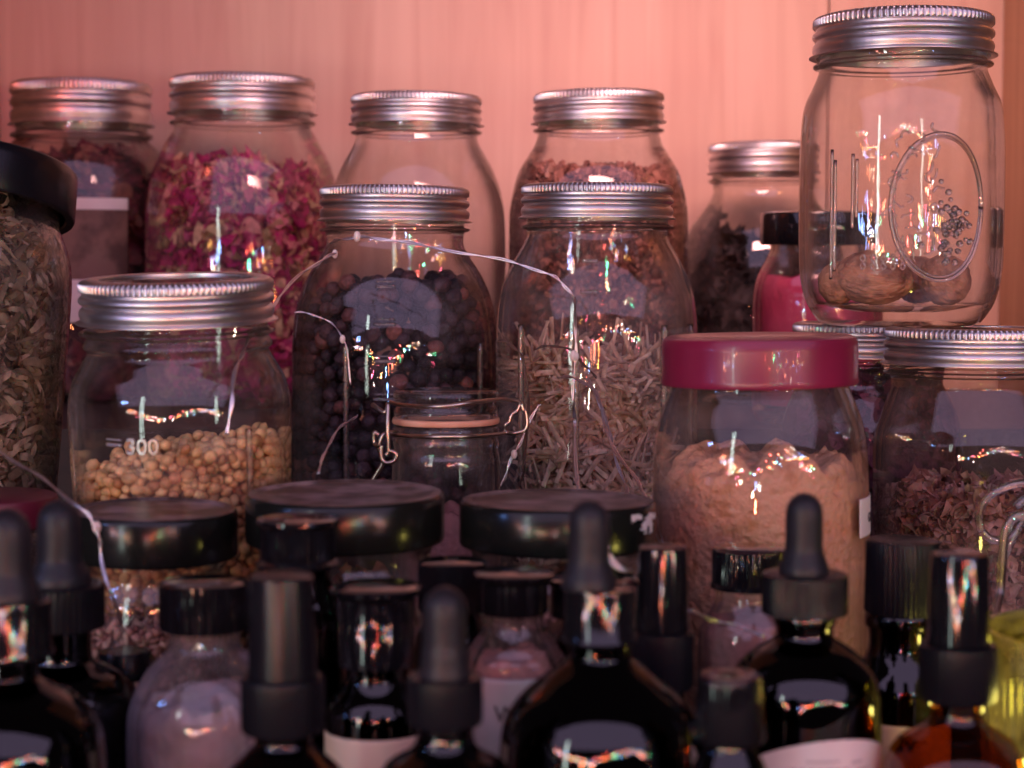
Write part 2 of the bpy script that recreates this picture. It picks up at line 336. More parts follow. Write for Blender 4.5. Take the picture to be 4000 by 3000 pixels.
def mason(name, label, cat, at, bw, ytop, ybot, body, mat='glass', tilt=None, group=None, **kw):
    """bw: half width of the band px, body: outline px below the band"""
    t = thing(name, label, cat, at.loc, group)
    rr = at.r(bw, ytop)*.7; k = (at.Y - rr)/at.Y          # the rim measured in the photo is the near one
    ytop = 1050 - (1050-ytop)*k; ybot = 1050 - (1050-ybot)*k
    z0, z1 = at.z(ytop), at.z(ybot); h = ybot - ytop
    neck = [(bw*.93, ytop+10), (bw*.93, ybot-30), (bw*.93, ybot), (bw*.925, ybot+h*.13), (bw*.95, ybot+h*.17), (bw*.995, ybot+h*.20), (bw*1.0, ybot+h*.25), (bw*.97, ybot+h*.29), (bw*.925, ybot+h*.33)]
    shell(at, neck + [(p, y) for p, y in body if y > ybot+h*.44], M[mat], t)
    band(at, at.r(bw, ytop), z0, z0 - z1, t, **kw)
    if tilt: lean(t, z0, *tilt)
    return t
def lean(t, h, ax, ay):
    """tilt keeping the point at height h over the base where it is"""
    t.rotation_euler = (R(ax), R(ay), 0); off = t.rotation_euler.to_matrix() @ Vector((0, 0, h))
    t.location = Vector(t.location) + Vector((0, 0, h)) - off

def place_like(o, t):
    o.location = t.location; o.rotation_euler = t.rotation_euler

# surface marks on round bodies: angle measured from the side facing the camera, + to the right
def cyl(rad, ang, z): return (rad*math.sin(ang), -rad*math.cos(ang), z)
def wrap_patch(at, rad, a0, a1, z0, z1, mask=None, mat=None, parent=None, name='label', na=40, nz=24, thick=0.0002):
    v, f, idx = [], [], {}
    def vid(i, k):
        if (i, k) not in idx:
            idx[(i, k)] = len(v); v.append(cyl(rad + thick, a0+(a1-a0)*i/na, z0+(z1-z0)*k/nz))
        return idx[(i, k)]
    for i in range(na):
        for k in range(nz):
            if mask is None or mask((i+.5)/na, (k+.5)/nz): f.append((vid(i, k), vid(i+1, k), vid(i+1, k+1), vid(i, k+1)))
    me = meshdata('patch', v, f); o = link(name, me, mat, parent)
    sol = o.modifiers.new('thickness', 'SOLIDIFY'); sol.thickness = 0.00015; sol.offset = 1
    return o
def wrap_text(s, size, rad, ang, z, mat, parent, name='lettering', ext=0.0001, bevel=0, align='LEFT'):
    cu = bpy.data.curves.new('txt', 'FONT'); cu.body = s; cu.size = size; cu.extrude = ext; cu.bevel_depth = bevel; cu.align_x = align; cu.resolution_u = 4
    tmp = bpy.data.objects.new('txt', cu); COL.objects.link(tmp)
    dg = bpy.context.evaluated_depsgraph_get(); me = bpy.data.meshes.new_from_object(tmp.evaluated_get(dg)); bpy.data.objects.remove(tmp)
    for v in me.vertices:
        x, y, d = v.co; v.co = cyl(rad + d + ext, ang + x/rad, z + y)
    me.materials.clear(); return link(name, me, mat, parent)
def wrap_line(pts, rad, width, mat, parent, name='embossed_mark', seg=8, n=6):
    """pts: (angle, z)"""
    P3 = spline([cyl(rad, a, z) for a, z in pts], n)
    return link(name, tube_me(P3, width, seg), mat, parent)

# contents -----------------------------------------------------------------
def flake_petal(c, nrm, size, r_, v, f, curl=.5):
    t = nrm.orthogonal().normalized(); t = Matrix.Rotation(r_.uniform(0, 6.28), 3, nrm) @ t; b = nrm.cross(t)
    k0 = len(v); w_ = size * r_.uniform(.35, .9); cu = r_.uniform(-1, 1) * curl; cv = r_.uniform(-1, 1) * curl; tw = r_.uniform(-.6, .6)
    for i in range(4):
        for j in range(4):
            x = (i/3 - .5)*2; y = (j/3 - .5)*2; e = math.sqrt(max(0, 1 - .75*x*x)) * (1 + r_.uniform(-.15, .15))
            v.append(tuple(c + t*x*size*.5 + b*(y*w_*.5*e) + nrm*(size*.5*(cu*x*x + cv*y*y*.7 + tw*x*y) + r_.uniform(-.05, .05)*size)))
    for i in range(3):
        for j in range(3):
            a = k0+i*4+j; f.append((a, a+4, a+5, a+1))
def flake_stick(c, nrm, size, r_, v, f, curl=.1):
    t = nrm.orthogonal().normalized(); t = Matrix.Rotation(r_.uniform(0, 6.28), 3, nrm) @ t; b = nrm.cross(t)
    L_ = size * r_.uniform(.6, 1.4); w_ = r_.uniform(.0006, .0012); h_ = r_.uniform(.0003, .0007); bend = r_.uniform(-.12, .12)*L_
    k0 = len(v)
    for i in range(5):
        x = (i/4 - .5)
        o = c + t*x*L_ + b*(bend*(4*x*x - .5))
        for (p, q) in ((-1, -.6), (0, -1.0), (1, -.6), (1, .6), (0, 1.0), (-1, .6)): v.append(tuple(o + b*(p*w_) + nrm*(q*h_)))
    for i in range(4):
        for k in range(6): f.append((k0+i*6+k, k0+i*6+(k+1) % 6, k0+(i+1)*6+(k+1) % 6, k0+(i+1)*6+k))
    f.append(tuple(k0+k for k in reversed(range(6)))); f.append(tuple(k0+24+k for k in range(6)))
def flake_curl(c, nrm, size, r_, v, f, curl=1):
    t = nrm.orthogonal().normalized(); t = Matrix.Rotation(r_.uniform(0, 6.28), 3, nrm) @ t; b = nrm.cross(t)
    w_ = size*r_.uniform(.06, .15); k0 = len(v); cu = r_.uniform(-1, 1)*curl; tw = r_.uniform(-1.6, 1.6); n = 7; p = c - t*size*.5; ang = r_.uniform(-.5, .5)
    for i in range(n):
        u = i/(n-1); wd = w_*(math.sin(math.pi*(.08+.86*u))**.6); a = ang + (u-.5)*cu*2.6; rt = tw*u
        side = b*math.cos(rt) + nrm*math.sin(rt)
        v.append(tuple(p - side*wd)); v.append(tuple(p + (nrm*math.cos(rt)-b*math.sin(rt))*wd*.35)); v.append(tuple(p + side*wd))
        p = p + (t*math.cos(a) + nrm*math.sin(a))*size/(n-1)
    for i in range(n-1):
        for j in range(2):
            q = k0+i*3+j; f.append((q, q+3, q+4, q+1))
def flake_chip(c, nrm, size, r_, v, f, curl=0):
    k0 = len(v); m = Euler((r_.uniform(0, 6), r_.uniform(0, 6), r_.uniform(0, 6))).to_matrix()
    s = (size*r_.uniform(.3, .9), size*r_.uniform(.25, .6), size*r_.uniform(.12, .4))
    for x, y, z in ((-1, -1, -1), (1, -1, -1), (1, 1, -1), (-1, 1, -1), (-1, -1, 1), (1, -1, 1), (1, 1, 1), (-1, 1, 1)):
        v.append(tuple(c + m @ Vector((x*s[0]*r_.uniform(.25, .55), y*s[1]*r_.uniform(.25, .55), z*s[2]*r_.uniform(.25, .55)))))
    for q in ((0, 3, 2, 1), (4, 5, 6, 7), (0, 1, 5, 4), (1, 2, 6, 5), (2, 3, 7, 6), (3, 0, 4, 7)): f.append(tuple(k0+i for i in q))
def pile(name, label, cat, t, at, radf, zbot, topf, n, fn, size, mat, curl=.5, seed=1, depth=.010, tang=.7, core=True, smooth=True, full=False):
    """loose stuff behind the glass. radf(z): inner radius; topf(x,y): height of the surface"""
    r_ = random.Random(seed); v, f = [], []
    zt = topf(0, 0)
    for i in range(n):
        if r_.random() < .72:
            a = r_.uniform(-1.95, 1.95) if not full else r_.uniform(-3.14, 3.14)
            z = zbot + (zt + .012 - zbot)*r_.random(); rr = radf(z) - size*.30 - depth*r_.random()**1.5
            c = Vector(cyl(rr, a, z)); 
            if z > topf(c.x, c.y): continue
            nrm = Vector((c.x, c.y, 0)).normalized()
        else:
            rr = radf(zt)*math.sqrt(r_.random()) - size*.3; a = r_.uniform(-3.14, 3.14); c = Vector(cyl(max(rr, 0), a, 0)); c.z = topf(c.x, c.y) - r_.uniform(0, .006)
            nrm = Vector((0, -.3, 1))
        nrm = (nrm*tang + Vector((r_.gauss(0, 1), r_.gauss(0, 1), r_.gauss(0, 1)))*(1-tang)).normalized()
        fn(c, nrm, size*r_.uniform(.6, 1.25), r_, v, f, curl)
    for i, q in enumerate(v):          # nothing pokes through the glass
        h_ = math.hypot(q[0], q[1]); lim = radf(q[2]) - .0005
        if h_ > lim > 0: v[i] = (q[0]*lim/h_, q[1]*lim/h_, q[2])
    if core:
        k0 = len(v); seg = 40; rows = 14
        for i in range(rows+1):
            for k in range(seg):
                a = 2*math.pi*k/seg; z = zbot + (zt-zbot-.003)*i/rows; rr = radf(z)-depth*.8-size*.3
                c = Vector(cyl(rr, a, z)); c.z = min(c.z, topf(c.x, c.y)-.004); v.append(tuple(c))
        for i in range(rows):
            for k in range(seg): f.append((k0+i*seg+k, k0+i*seg+(k+1) % seg, k0+(i+1)*seg+(k+1) % seg, k0+(i+1)*seg+k))
        c0 = len(v); v.append((0, 0, topf(0, 0)-.005))
        for k in range(seg): f.append((k0+rows*seg+k, k0+rows*seg+(k+1) % seg, c0))
    me = meshdata(name, v, f); o = link(name, me, mat, None, smooth); place_like(o, t)
    return tag(o, label, cat, kind='stuff')
def nf(x, y, s=60, amp=.004, off=0): return amp*noise.noise(Vector((x*s+off, y*s-off, off*.7)))
def powder(name, label, cat, t, rad, zbot, topf, mat, lump=.0006, ls=160, seg=220, rows=90):
    v, f = [], []
    for i in range(rows+1):
        for k in range(seg):
            a = 2*math.pi*k/seg; c = cyl(rad, a, 0); zt = topf(c[0], c[1]); z = zbot + (zt-zbot)*i/rows
            q = Vector((c[0], c[1], z))
            d = lump*(noise.noise(q*ls) + .6*noise.noise(q*ls*2.3)) - lump*.9
            ck = noise.noise(Vector((c[0]*150+9, c[1]*150, z*170+3))); d -= max(0, ck-.42)*.006
            if i > rows-5: d -= (.0006, .0012, .0022, .0036, .0052)[i-(rows-4)]*.5
            rr = rad + d; v.append(cyl(rr, a, z))
    for i in range(rows):
        for k in range(seg): f.append((i*seg+k, i*seg+(k+1) % seg, (i+1)*seg+(k+1) % seg, (i+1)*seg+k))
    base = rows*seg; tr = 26
    for j in range(1, tr+1):
        fr = 1 - j/(tr+1)
        for k in range(seg):
            a = 2*math.pi*k/seg; c = cyl((rad-.003)*fr, a, 0); v.append((c[0], c[1], topf(c[0], c[1]) + lump*1.5*noise.noise(Vector((c[0], c[1], 0))*ls*1.4)))
        for k in range(seg):
            A = base+(j-1)*seg; B = base + j*seg; f.append((A+k, A+(k+1) % seg, B+(k+1) % seg, B+k))
    c0 = len(v); v.append((0, 0, topf(0, 0)))
    for k in range(seg): f.append((base+tr*seg+k, base+tr*seg+(k+1) % seg, c0))
    o = link(name, meshdata(name, v, f), mat); place_like(o, t); return tag(o, label, cat, kind='stuff')
def ball_me(r, kind):
    bm = bmesh.new(); bmesh.ops.create_uvsphere(bm, u_segments=14, v_segments=10, radius=r)
    for v in bm.verts:
        q = v.co.normalized()
        if kind == 'berry':
            v.co *= 1 + .10*noise.noise(q*2.3 + Vector((kind.__len__(), 1, 2))) + .05*noise.noise(q*6); v.co.z *= .94
        else:
            a = math.atan2(q.y, q.x); v.co *= 1 + .035*math.cos(a*7)*(1-q.z*q.z); v.co.z *= 1.16
            if q.z > .9: v.co.z += r*.18*(q.z-.9)*10
    me = bpy.data.meshes.new(kind); bm.to_mesh(me); bm.free(); return me
def balls(base_name, label, cat, group, t, radf, zbot, topf, d, mat, kind, maxn, seed, rest_label, skip=None):
    r_ = random.Random(seed); spots = []
    layers = int((topf(0, 0) + .02 - zbot) / (d*.84))
    for k in range(layers):
        z = zbot + k*d*.84
        Rr = radf(z) - d*.5; j = 0
        while Rr - j*d*.88 > 0:
            rr = Rr - j*d*.88; n = max(1, int(2*math.pi*rr/(d*1.0))); ph = r_.uniform(0, 6.28)
            for i in range(n):
                a = ph + 2*math.pi*i/n; a = (a + math.pi) % (2*math.pi) - math.pi
                a += r_.uniform(-.22, .22)*d/rr; c = Vector(cyl(rr - r_.uniform(0, .22)*d, a, z + r_.uniform(-.34, .34)*d))
                zt = topf(c.x, c.y)
                if c.z > zt: continue
                depth_top = zt - c.z
                if j == 0 and abs(a) < 1.75: pr = abs(a)*.3 + (0 if z > zbot + .0 else 5)
                elif depth_top < d*1.0: pr = 1.2 + (.0 if c.y < 0 else .5)
                elif j == 1 and abs(a) < 1.7: pr = 4 + abs(a)
                elif j == 2 and abs(a) < 1.2: pr = 6
                elif j == 0: pr = 7
                else: continue
                spots.append((pr, c))
            j += 1
    spots.sort(key=lambda s_: s_[0])
    mes = []
    for q in range(3):
        me = ball_me(d*.5, kind)
        for v in me.vertices: v.co *= 1 + .08*noise.noise(v.co*900 + Vector((q*7, 0, 0)))
        me.materials.append(mat); me.polygons.foreach_set('use_smooth', [True]*len(me.polygons)); mes.append(me)
    mw = Matrix.LocRotScale(t.location, t.rotation_euler, None)
    rest_v, rest_f = [], []
    for i, (pr, c) in enumerate(spots):
        sc_ = r_.uniform(.74, 1.10); eul = Euler((r_.uniform(0, 6), r_.uniform(0, 6), r_.uniform(0, 6)))
        if i < maxn:
            o = bpy.data.objects.new(base_name, mes[i % 3]); COL.objects.link(o); o.location = mw @ c; o.rotation_euler = eul; o.scale = (sc_*r_.uniform(.82, 1.08), sc_*r_.uniform(.82, 1.08), sc_*r_.uniform(.9, 1.12))
            tag(o, label, cat, group)
        else:
            m = eul.to_matrix(); k0 = len(rest_v); me = mes[i % 3]
            rest_v += [tuple(c + m @ (v.co*sc_)) for v in me.vertices]; rest_f += [tuple(k0+x for x in p.vertices) for p in me.polygons]
    if rest_v:
        o = link(base_name + '_heap', meshdata('rest', rest_v, rest_f), mat); place_like(o, t); tag(o, rest_label, cat, group, 'stuff')

# ================================================================== the setting
XL = P(22, 1500, 1.2).x; XR = P(3890, 1500, 1.2).x; XS = P(3222, 1500, 1.2).x
structure('wall_back', box_me('b', XL-.02, XS-.0006, 1.2, 1.215, -.2, .75, .001), M['wood'])
structure('wall_back_board', box_me('b', XS+.0006, XR+.02, 1.1985, 1.215, -.2, .75, .001), M['wood'])
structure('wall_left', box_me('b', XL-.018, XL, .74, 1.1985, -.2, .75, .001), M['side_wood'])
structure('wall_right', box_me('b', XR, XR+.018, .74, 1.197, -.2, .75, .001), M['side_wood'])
structure('shelf', box_me('b', -.6, .6, .25, 1.195, FLOOR-.02, FLOOR, .001), M['shelf_wood'])
structure('riser', box_me('b', XL+.001, XR-.001, .893, 1.190, FLOOR, RISER, .001), M['shelf_wood'])

# ================================================================== back row of jars
def inner(at, pts, wall=.0028):
    pr = sorted([(z, r) for r, z in at.prof(pts)])
    def g(z):
        if z <= pr[0][0]: return pr[0][1]-wall
        for (z0, r0), (z1, r1) in zip(pr, pr[1:]):
            if z <= z1: return r0 + (r1-r0)*(z-z0)/max(z1-z0, 1e-6) - wall
        return pr[-1][1]-wall
    return g
# jar 1, far left
a = At(335, 1.11, RISER)
b1 = [(262, 505), (262, 520), (255, 545), (275, 570), (330, 640), (355, 740), (362, 900), (362, 1100)]
j = mason('mason_jar', 'large jar of dark red petals with paper label, back left corner', 'jar', a, 272, 305, 478, b1)
pile('dried_petals', 'dark red dried petals inside the back left corner jar', 'dried petals', j, a, inner(a, b1), .01, lambda x, y: a.z(650)+nf(x, y, 50, .016, 3), 1500, flake_petal, .017, M['dark_petal'], .7, 11)
M['old_paper'] = pbr('faded_label_print', (0.17, 0.09, 0.075), 0.6, var=((0.07, 0.03, 0.028), 55, .45, .6))
lb = wrap_patch(a, a.r(362), R(-4), R(40), a.z(1250), a.z(785), None, M['old_paper'], j, 'label')
wrap_patch(a, a.r(362)+.0004, R(-4), R(40), a.z(830), a.z(786), None, M['paper'], lb, 'label_strip')
wrap_patch(a, a.r(362)+.0004, R(2), R(16), a.z(1250), a.z(1090), None, M['paper'], lb, 'label_strip')
# jar 2
a = At(958, 1.065, RISER)
b2 = [(280, 455), (282, 470), (262, 495), (285, 540), (345, 660), (372, 790), (380, 900), (380, 1200)]
j = mason('mason_jar', 'large jar filled with magenta and cream rose petals in back row', 'jar', a, 283, 285, 432, b2)
pile('rose_petals', 'heap of dried magenta and cream rose petals filling the large jar', 'rose petals', j, a, inner(a, b2), .01, lambda x, y: a.z(690)+nf(x, y, 45, .014, 1), 3600, flake_petal, .0138, M['rose'], .9, 12, tang=.5)
# jar 3
a = At(1630, .97, RISER)
b3 = [(246, 495), (250, 520), (238, 545), (248, 575), (300, 670), (335, 780), (346, 900), (346, 1200)]
j = mason('mason_jar', 'empty looking clear jar in back row behind the berry jar', 'jar', a, 256, 358, 478, b3)
# jar 4
a = At(2335, .97, RISER)
b4 = [(248, 490), (250, 515), (240, 540), (255, 580), (310, 670), (342, 790), (349, 900), (349, 1200)]
j = mason('mason_jar', 'back row jar of reddish bark chips behind the straw jar', 'jar', a, 256, 348, 470, b4)
pile('bark_chips', 'small reddish brown bark chips filling the back row jar', 'bark chips', j, a, inner(a, b4), .01, lambda x, y: a.z(665)+nf(x, y, 60, .006, 2), 6000, flake_chip, .0072, M['bark'], 0, 13, smooth=False)
# jar 5
a = At(2975, 1.09, RISER)
b5 = [(205, 710), (206, 730), (195, 755), (215, 800), (280, 890), (312, 1000), (320, 1100), (320, 1300)]
j = mason('mason_jar', 'back row jar of black dried pieces beside the pink bottle', 'jar', a, 215, 552, 672, b5)
pile('black_pieces', 'black dried leaf pieces inside the jar behind the pink bottle', 'dried leaves', j, a, inner(a, b5), .01, lambda x, y: a.z(960)+nf(x, y, 45, .03, 5), 1100, flake_petal, .018, M['blackherb'], .8, 14)
# pink bottle
a = At(3190, .93, RISER)
t = thing('powder_bottle', 'bottle of bright pink powder with black cap behind tall nut jar', 'bottle', a.loc)
bp = [(185, 930), (185, 965), (195, 1000), (235, 1080), (250, 1160), (252, 1300)]
shell(a, bp, M['glass'], t)
link('cap', lathe_me(a.prof([(0, 826), (205, 828), (222, 834), (226, 845), (226, 950), (222, 957), (190, 957)]), 96), M['black_gloss'], t, True, 40)
powder('pink_powder', 'bright pink powder inside the black capped bottle at the back', 'powder', t, a.r(232)-.002, .01, lambda x, y: a.z(1085)+nf(x, y, 60, .004), M['pink_powder'], .0003, rows=40)
powder_neck = None

# ================================================================== middle rows
# left herb jar with black lid, leaning
a = At(-125, .72, FLOOR + .011)
t = thing('herb_jar', 'leaning glass jar stuffed with curly dried leaves, black lid, left edge', 'jar', a.loc)
bh = [(372, 800), (376, 860), (388, 900), (420, 980), (438, 1080), (442, 1300), (442, 1700)]
shell(a, bh, M['glass'], t)
lp = [(0, 645), (395, 645), (420, 649), (430, 660), (432, 695), (432, 830), (428, 838), (400, 838), (392, 830)]
link('lid', lathe_me(a.prof(lp), 128), M['black_matte'], t, True, 40)
lean(t, a.z(700), -14, 2)
pile('dried_leaves', 'curly grey brown dried leaves packed in the leaning left jar', 'dried leaves', t, a, inner(a, bh), .01, lambda x, y: a.z(900)+nf(x, y, 50, .008), 9500, flake_curl, .0130, M['herb'], 1.6, 15, depth=.014, tang=.4)

# 300 jar
a = At(695, .636)
b6 = [(362, 1300), (372, 1325), (366, 1345), (350, 1370), (372, 1410), (410, 1480), (430, 1570), (430, 1700), (425, 1850), (420, 2000)]
j300 = mason('mason_jar', 'short open topped jar of coriander seeds marked 300, left middle', 'jar', a, 378, 1085, 1262, b6, disc_drop=.38, opening=.80, knurls=104)
lean(j300, a.z(1150), 3.0, -.6)
rad = a.r(430)
wrap_text('300', a.r(84), rad, R(-17), a.z(1712), M['emboss_mark'], j300, 'embossed_number', .0005, .00018)
wrap_line([(R(-29), a.z(1680)), (R(-20), a.z(1682))], rad+.0001, .0007, M['emboss_mark'], j300, 'measuring_mark')
wrap_line([(R(-29), a.z(1680)+.0018), (R(-20), a.z(1682)+.0018)], rad+.0001, .0004, M['emboss_mark'], j300, 'measuring_mark')
for ang in (-62, 47):
    wrap_line([(R(ang), a.z(1640)), (R(ang), a.z(1800)), (R(ang), a.z(1980))], rad-.0008, .0012, M['emboss'], j300, 'glass_rib')
zs = a.z(1755)
balls('coriander_seed', 'round tan coriander seed inside the short jar marked 300', 'seed', 'coriander seeds in the short jar', j300, lambda z: rad-.0036, .008+.022, lambda x, y: zs + .006*(x/rad) + nf(x, y, 60, .006, 4), .0044, M['seed'], 'seed', 300, 21, 'tan coriander seeds deeper in the short jar marked 300')

# juniper jar
a = At(1545, .838)
b7 = [(275, 885), (281, 905), (268, 925), (268, 955), (290, 1000), (345, 1090), (382, 1190), (398, 1300), (402, 1420), (402, 1800)]
jj = mason('mason_jar', 'tall jar of dark juniper berries with silver band, middle row', 'jar', a, 293, 722, 862, b7)
rad = a.r(402)
for y in (1115, 1255, 1390, 1530):
    sc_ = 1 if y > 1200 else .9
    wrap_line([(R(-8), a.z(y)), (R(4), a.z(y))], a.r({1115: 352, 1255: 393}.get(y, 402))+.0001, .0008, M['emboss'], jj, 'measuring_mark')
    wrap_line([(R(-8), a.z(y)+.0022), (R(4), a.z(y)+.0022)], a.r({1115: 350, 1255: 392}.get(y, 402))+.0001, .0004, M['emboss'], jj, 'measuring_mark')
for ang in (-24, 58):
    wrap_line([(R(ang), a.z(1330)), (R(ang), a.z(1500)), (R(ang), a.z(1900))], rad-.0009, .0014, M['emboss'], jj, 'glass_rib')
g7 = inner(a, b7, .0034)
balls('juniper_berry', 'dark blue black juniper berry inside the tall middle jar', 'berry', 'juniper berries in the tall jar', jj, g7, .05, lambda x, y: a.z(1085) + nf(x, y, 50, .009, 8) - .06*abs(x), .0082, M['berry'], 'berry', 300, 22, 'dark juniper berries deeper in the tall middle jar')

# straw jar
a = At(2330, .80)
b8 = [(285, 870), (290, 888), (276, 905), (276, 930), (300, 975), (345, 1060), (378, 1150), (392, 1260), (394, 1400), (394, 1800)]
js = mason('mason_jar', 'tall jar holding pale cut straw stalks, right of the berry jar', 'jar', a, 298, 712, 850, b8, mat='glass_dusty_sheen')
rad = a.r(394)
pile('cut_straw', 'pale cut straw stalks tangled in the lower half of tall jar', 'dried stalks', js, a, inner(a, b8), .012, lambda x, y: a.z(1440) + nf(x, y, 50, .016, 3) + .10*(-x), 2700, flake_stick, .036, M['straw'], .1, 16, depth=.014, tang=.86, smooth=False)
for y in (1020, 1135):
    wrap_line([(R(-12), a.z(y)), (R(-2), a.z(y))], a.r(340 if y < 1100 else 376)+.0001, .0008, M['emboss'], js, 'measuring_mark')
for ang in (-14, 38, 64, -50):
    wrap_line([(R(ang), a.z(1260)), (R(ang), a.z(1500)), (R(ang), a.z(1850))], rad-.0009, .0014, M['emboss'], js, 'glass_rib')

# crimson lid ginger jar
a = At(2965, .63)
jg = thing('powder_jar', 'wide jar of tan ground ginger under a crimson lid', 'jar', a.loc)
b9 = [(345, 1460), (345, 1505), (352, 1530), (372, 1580), (398, 1660), (412, 1760), (418, 1900), (422, 2100), (425, 2300)]
shell(a, b9, M['glass_dusty_sheen'], jg)
link('lid', lathe_me(a.prof([(0, 1318), (300, 1318), (320, 1310), (350, 1309), (372, 1318), (380, 1335), (381, 1360), (380, 1470), (384, 1488), (380, 1498), (360, 1500), (345, 1496)]), 128), M['red_lid'], jg, True, 40)
lean(jg, a.z(1400), 0, -.8)
rg = a.r(420)-.0028
powder('ground_ginger', 'lumpy tan ground ginger filling the crimson lidded jar', 'powder', jg, rg-.0002, .008, lambda x, y: a.z(1795) + nf(x, y, 75, .0075, 6) + nf(x, y, 170, .0042, 2) - (.006 if x > .026 else 0)*min(1, (x-.026)/.006) - max(0, -x-.024)*.4, M['ginger'], .00035, 420, 400, 170)
lb = wrap_patch(a, a.r(419)+.0002, R(54), R(112), a.z(2072), a.z(1925), None, M['paper'], jg, 'label')
wrap_text('GINGER', a.r(52), a.r(419)+.0006, R(66), a.z(2022), M['ink'], lb, 'lettering')

# clamp jar (small bail jar)
a = At(1742, .68)
jc = thing('clip_jar', 'small clip top glass jar with orange gasket and wire bail', 'jar', a.loc)
shell(a, [(188, 1655), (204, 1665), (208, 1685), (200, 1705), (207, 1725), (204, 1760), (210, 1800), (212, 1900), (212, 2100)], M['glass_dusty_sheen'], jc)
link('glass_lid', lathe_me(a.prof([(0, 1540), (120, 1532), (190, 1524), (204, 1530), (206, 1545), (200, 1560), (190, 1575), (196, 1590), (203, 1600), (203, 1622), (196, 1630), (180, 1632), (170, 1620), (0, 1616)]), 96), M['glass_dusty_sheen'], jc, True, 60)
link('gasket', lathe_me(a.prof([(165, 1630), (206, 1630), (210, 1636), (210, 1648), (206, 1653), (165, 1653)]), 96, closed=True), M['gasket'], jc, True, 40)
def lp3(pts, Y0): return [Vector(P(x, y, Y0+dy)) - Vector(a.loc) for x, y, dy in pts]
w1 = lp3([(1525, 1570, -.006), (1560, 1580, -.014), (1650, 1588, -.026), (1745, 1586, -.030), (1850, 1572, -.026), (1930, 1562, -.014), (1980, 1562, -.008), (2030, 1570, -.005), (2050, 1600, -.004), (2060, 1650, -.004), (2050, 1680, -.004), (2010, 1692, -.004), (1975, 1690, -.006)], .68)
link('wire_bail', tube_me(spline(w1), .0008), M['wire'], jc)
w2 = lp3([(1520, 1695, -.004), (1560, 1700, -.014), (1650, 1706, -.026), (1745, 1706, -.030), (1850, 1704, -.026), (1930, 1698, -.014), (1970, 1690, -.006), (1975, 1660, -.006), (1990, 1650, -.006)], .68)
link('wire_collar', tube_me(spline(w2), .0008), M['wire'], jc)
for pts in ([(1455, 1580, -.012), (1475, 1595, -.014), (1505, 1612, -.016), (1515, 1580, -.016), (1514, 1660, -.018), (1518, 1770, -.018)],
            [(1480, 1700, -.014), (1462, 1690, -.014), (1462, 1730, -.014), (1480, 1740, -.016), (1495, 1700, -.016), (1530, 1690, -.014), (1550, 1695, -.010)],
            [(1490, 1740, -.018), (1490, 1790, -.018), (1510, 1808, -.018), (1540, 1800, -.018), (1548, 1775, -.018), (1525, 1762, -.018), (1508, 1780, -.018)],
            [(1475, 1740, -.014), (1495, 1800, -.014), (1478, 1840, -.014), (1455, 1880, -.014), (1450, 1930, -.014)],
            [(1990, 1650, -.006), (2000, 1620, -.006), (2020, 1605, -.006), (2035, 1580, -.006), (2045, 1605, -.006)]):
    link('wire_latch', tube_me(spline(lp3(pts, .68)), .00085), M['wire'], jc)
powder('rose_powder', 'pinkish powder at the bottom of the small clip jar', 'powder', jc, a.r(212)-.0028, .008, lambda x, y: a.z(2010) + nf(x, y, 90, .01, 4), M['rose_powder'], rows=30)

# stacked right-hand jars
a = At(3400, .80)
TOPJ = a.base + a.z(1264)
bm_ = [(285, 1430), (292, 1450), (278, 1475), (278, 1500), (310, 1560), (340, 1650), (345, 1750), (345, 1900)]
j = mason('mason_jar', 'jar of dark purple petals half hidden behind the crimson lidded jar', 'jar', a, 305, 1264, 1402, bm_)
pile('purple_petals', 'dark purple dried petals in the half hidden right jar', 'dried petals', j, a, inner(a, bm_), .01, lambda x, y: a.z(1490)+nf(x, y, 50, .006), 1200, flake_petal, .011, M['purple'], .7, 17)
a = At(3802, .725)
yt = 1500
for y in range(1200, 1400):
    if a.base + a.z(y) >= TOPJ: yt = y
br = [(325, yt+158), (332, yt+180), (315, yt+205), (318, yt+235), (350, yt+330), (378, yt+430), (380, yt+600), (380, yt+760)]
jr = mason('mason_jar', 'jar of blossom flakes at right edge under the nut jar', 'jar', a, 347, yt, yt+148, br)
rad = a.r(380)
pile('blossom_flakes', 'pinkish brown dried blossom flakes in the right edge jar', 'dried flowers', jr, a, inner(a, br), .01, lambda x, y: a.z(1915)+nf(x, y, 60, .010, 7), 4200, flake_petal, .0078, M['blossom'], .9, 18, depth=.014, tang=.4)
# raised script on its front: a loop and slanting stroke
def scr(pts): return [(math.asin(max(-.98, min(.98, (x-3802)/380))), a.z(y)) for x, y in pts]
wrap_line(scr([(3745, 2020), (3735, 1960), (3770, 1890), (3850, 1850), (3940, 1845), (4010, 1870), (4060, 1930)]), rad, .0017, M['emboss'], jr, 'embossed_script')
wrap_line(scr([(3745, 2020), (3780, 2050), (3840, 2050), (3880, 2020)]), rad, .0017, M['emboss'], jr, 'embossed_script')
wrap_line(scr([(4030, 1780), (3960, 1880), (3890, 1990), (3840, 2090), (3815, 2140)]), rad, .0017, M['emboss'], jr, 'embossed_script')
wrap_line(scr([(3870, 1930), (3930, 1890), (4000, 1890), (4030, 1940), (3990, 1990), (3920, 2000), (3880, 1975)]), rad, .0017, M['emboss'], jr, 'embossed_script')
wrap_line(scr([(3900, 1995), (3960, 2000), (4010, 2040), (3990, 2100), (3920, 2120)]), rad, .0017, M['emboss'], jr, 'embossed_script')

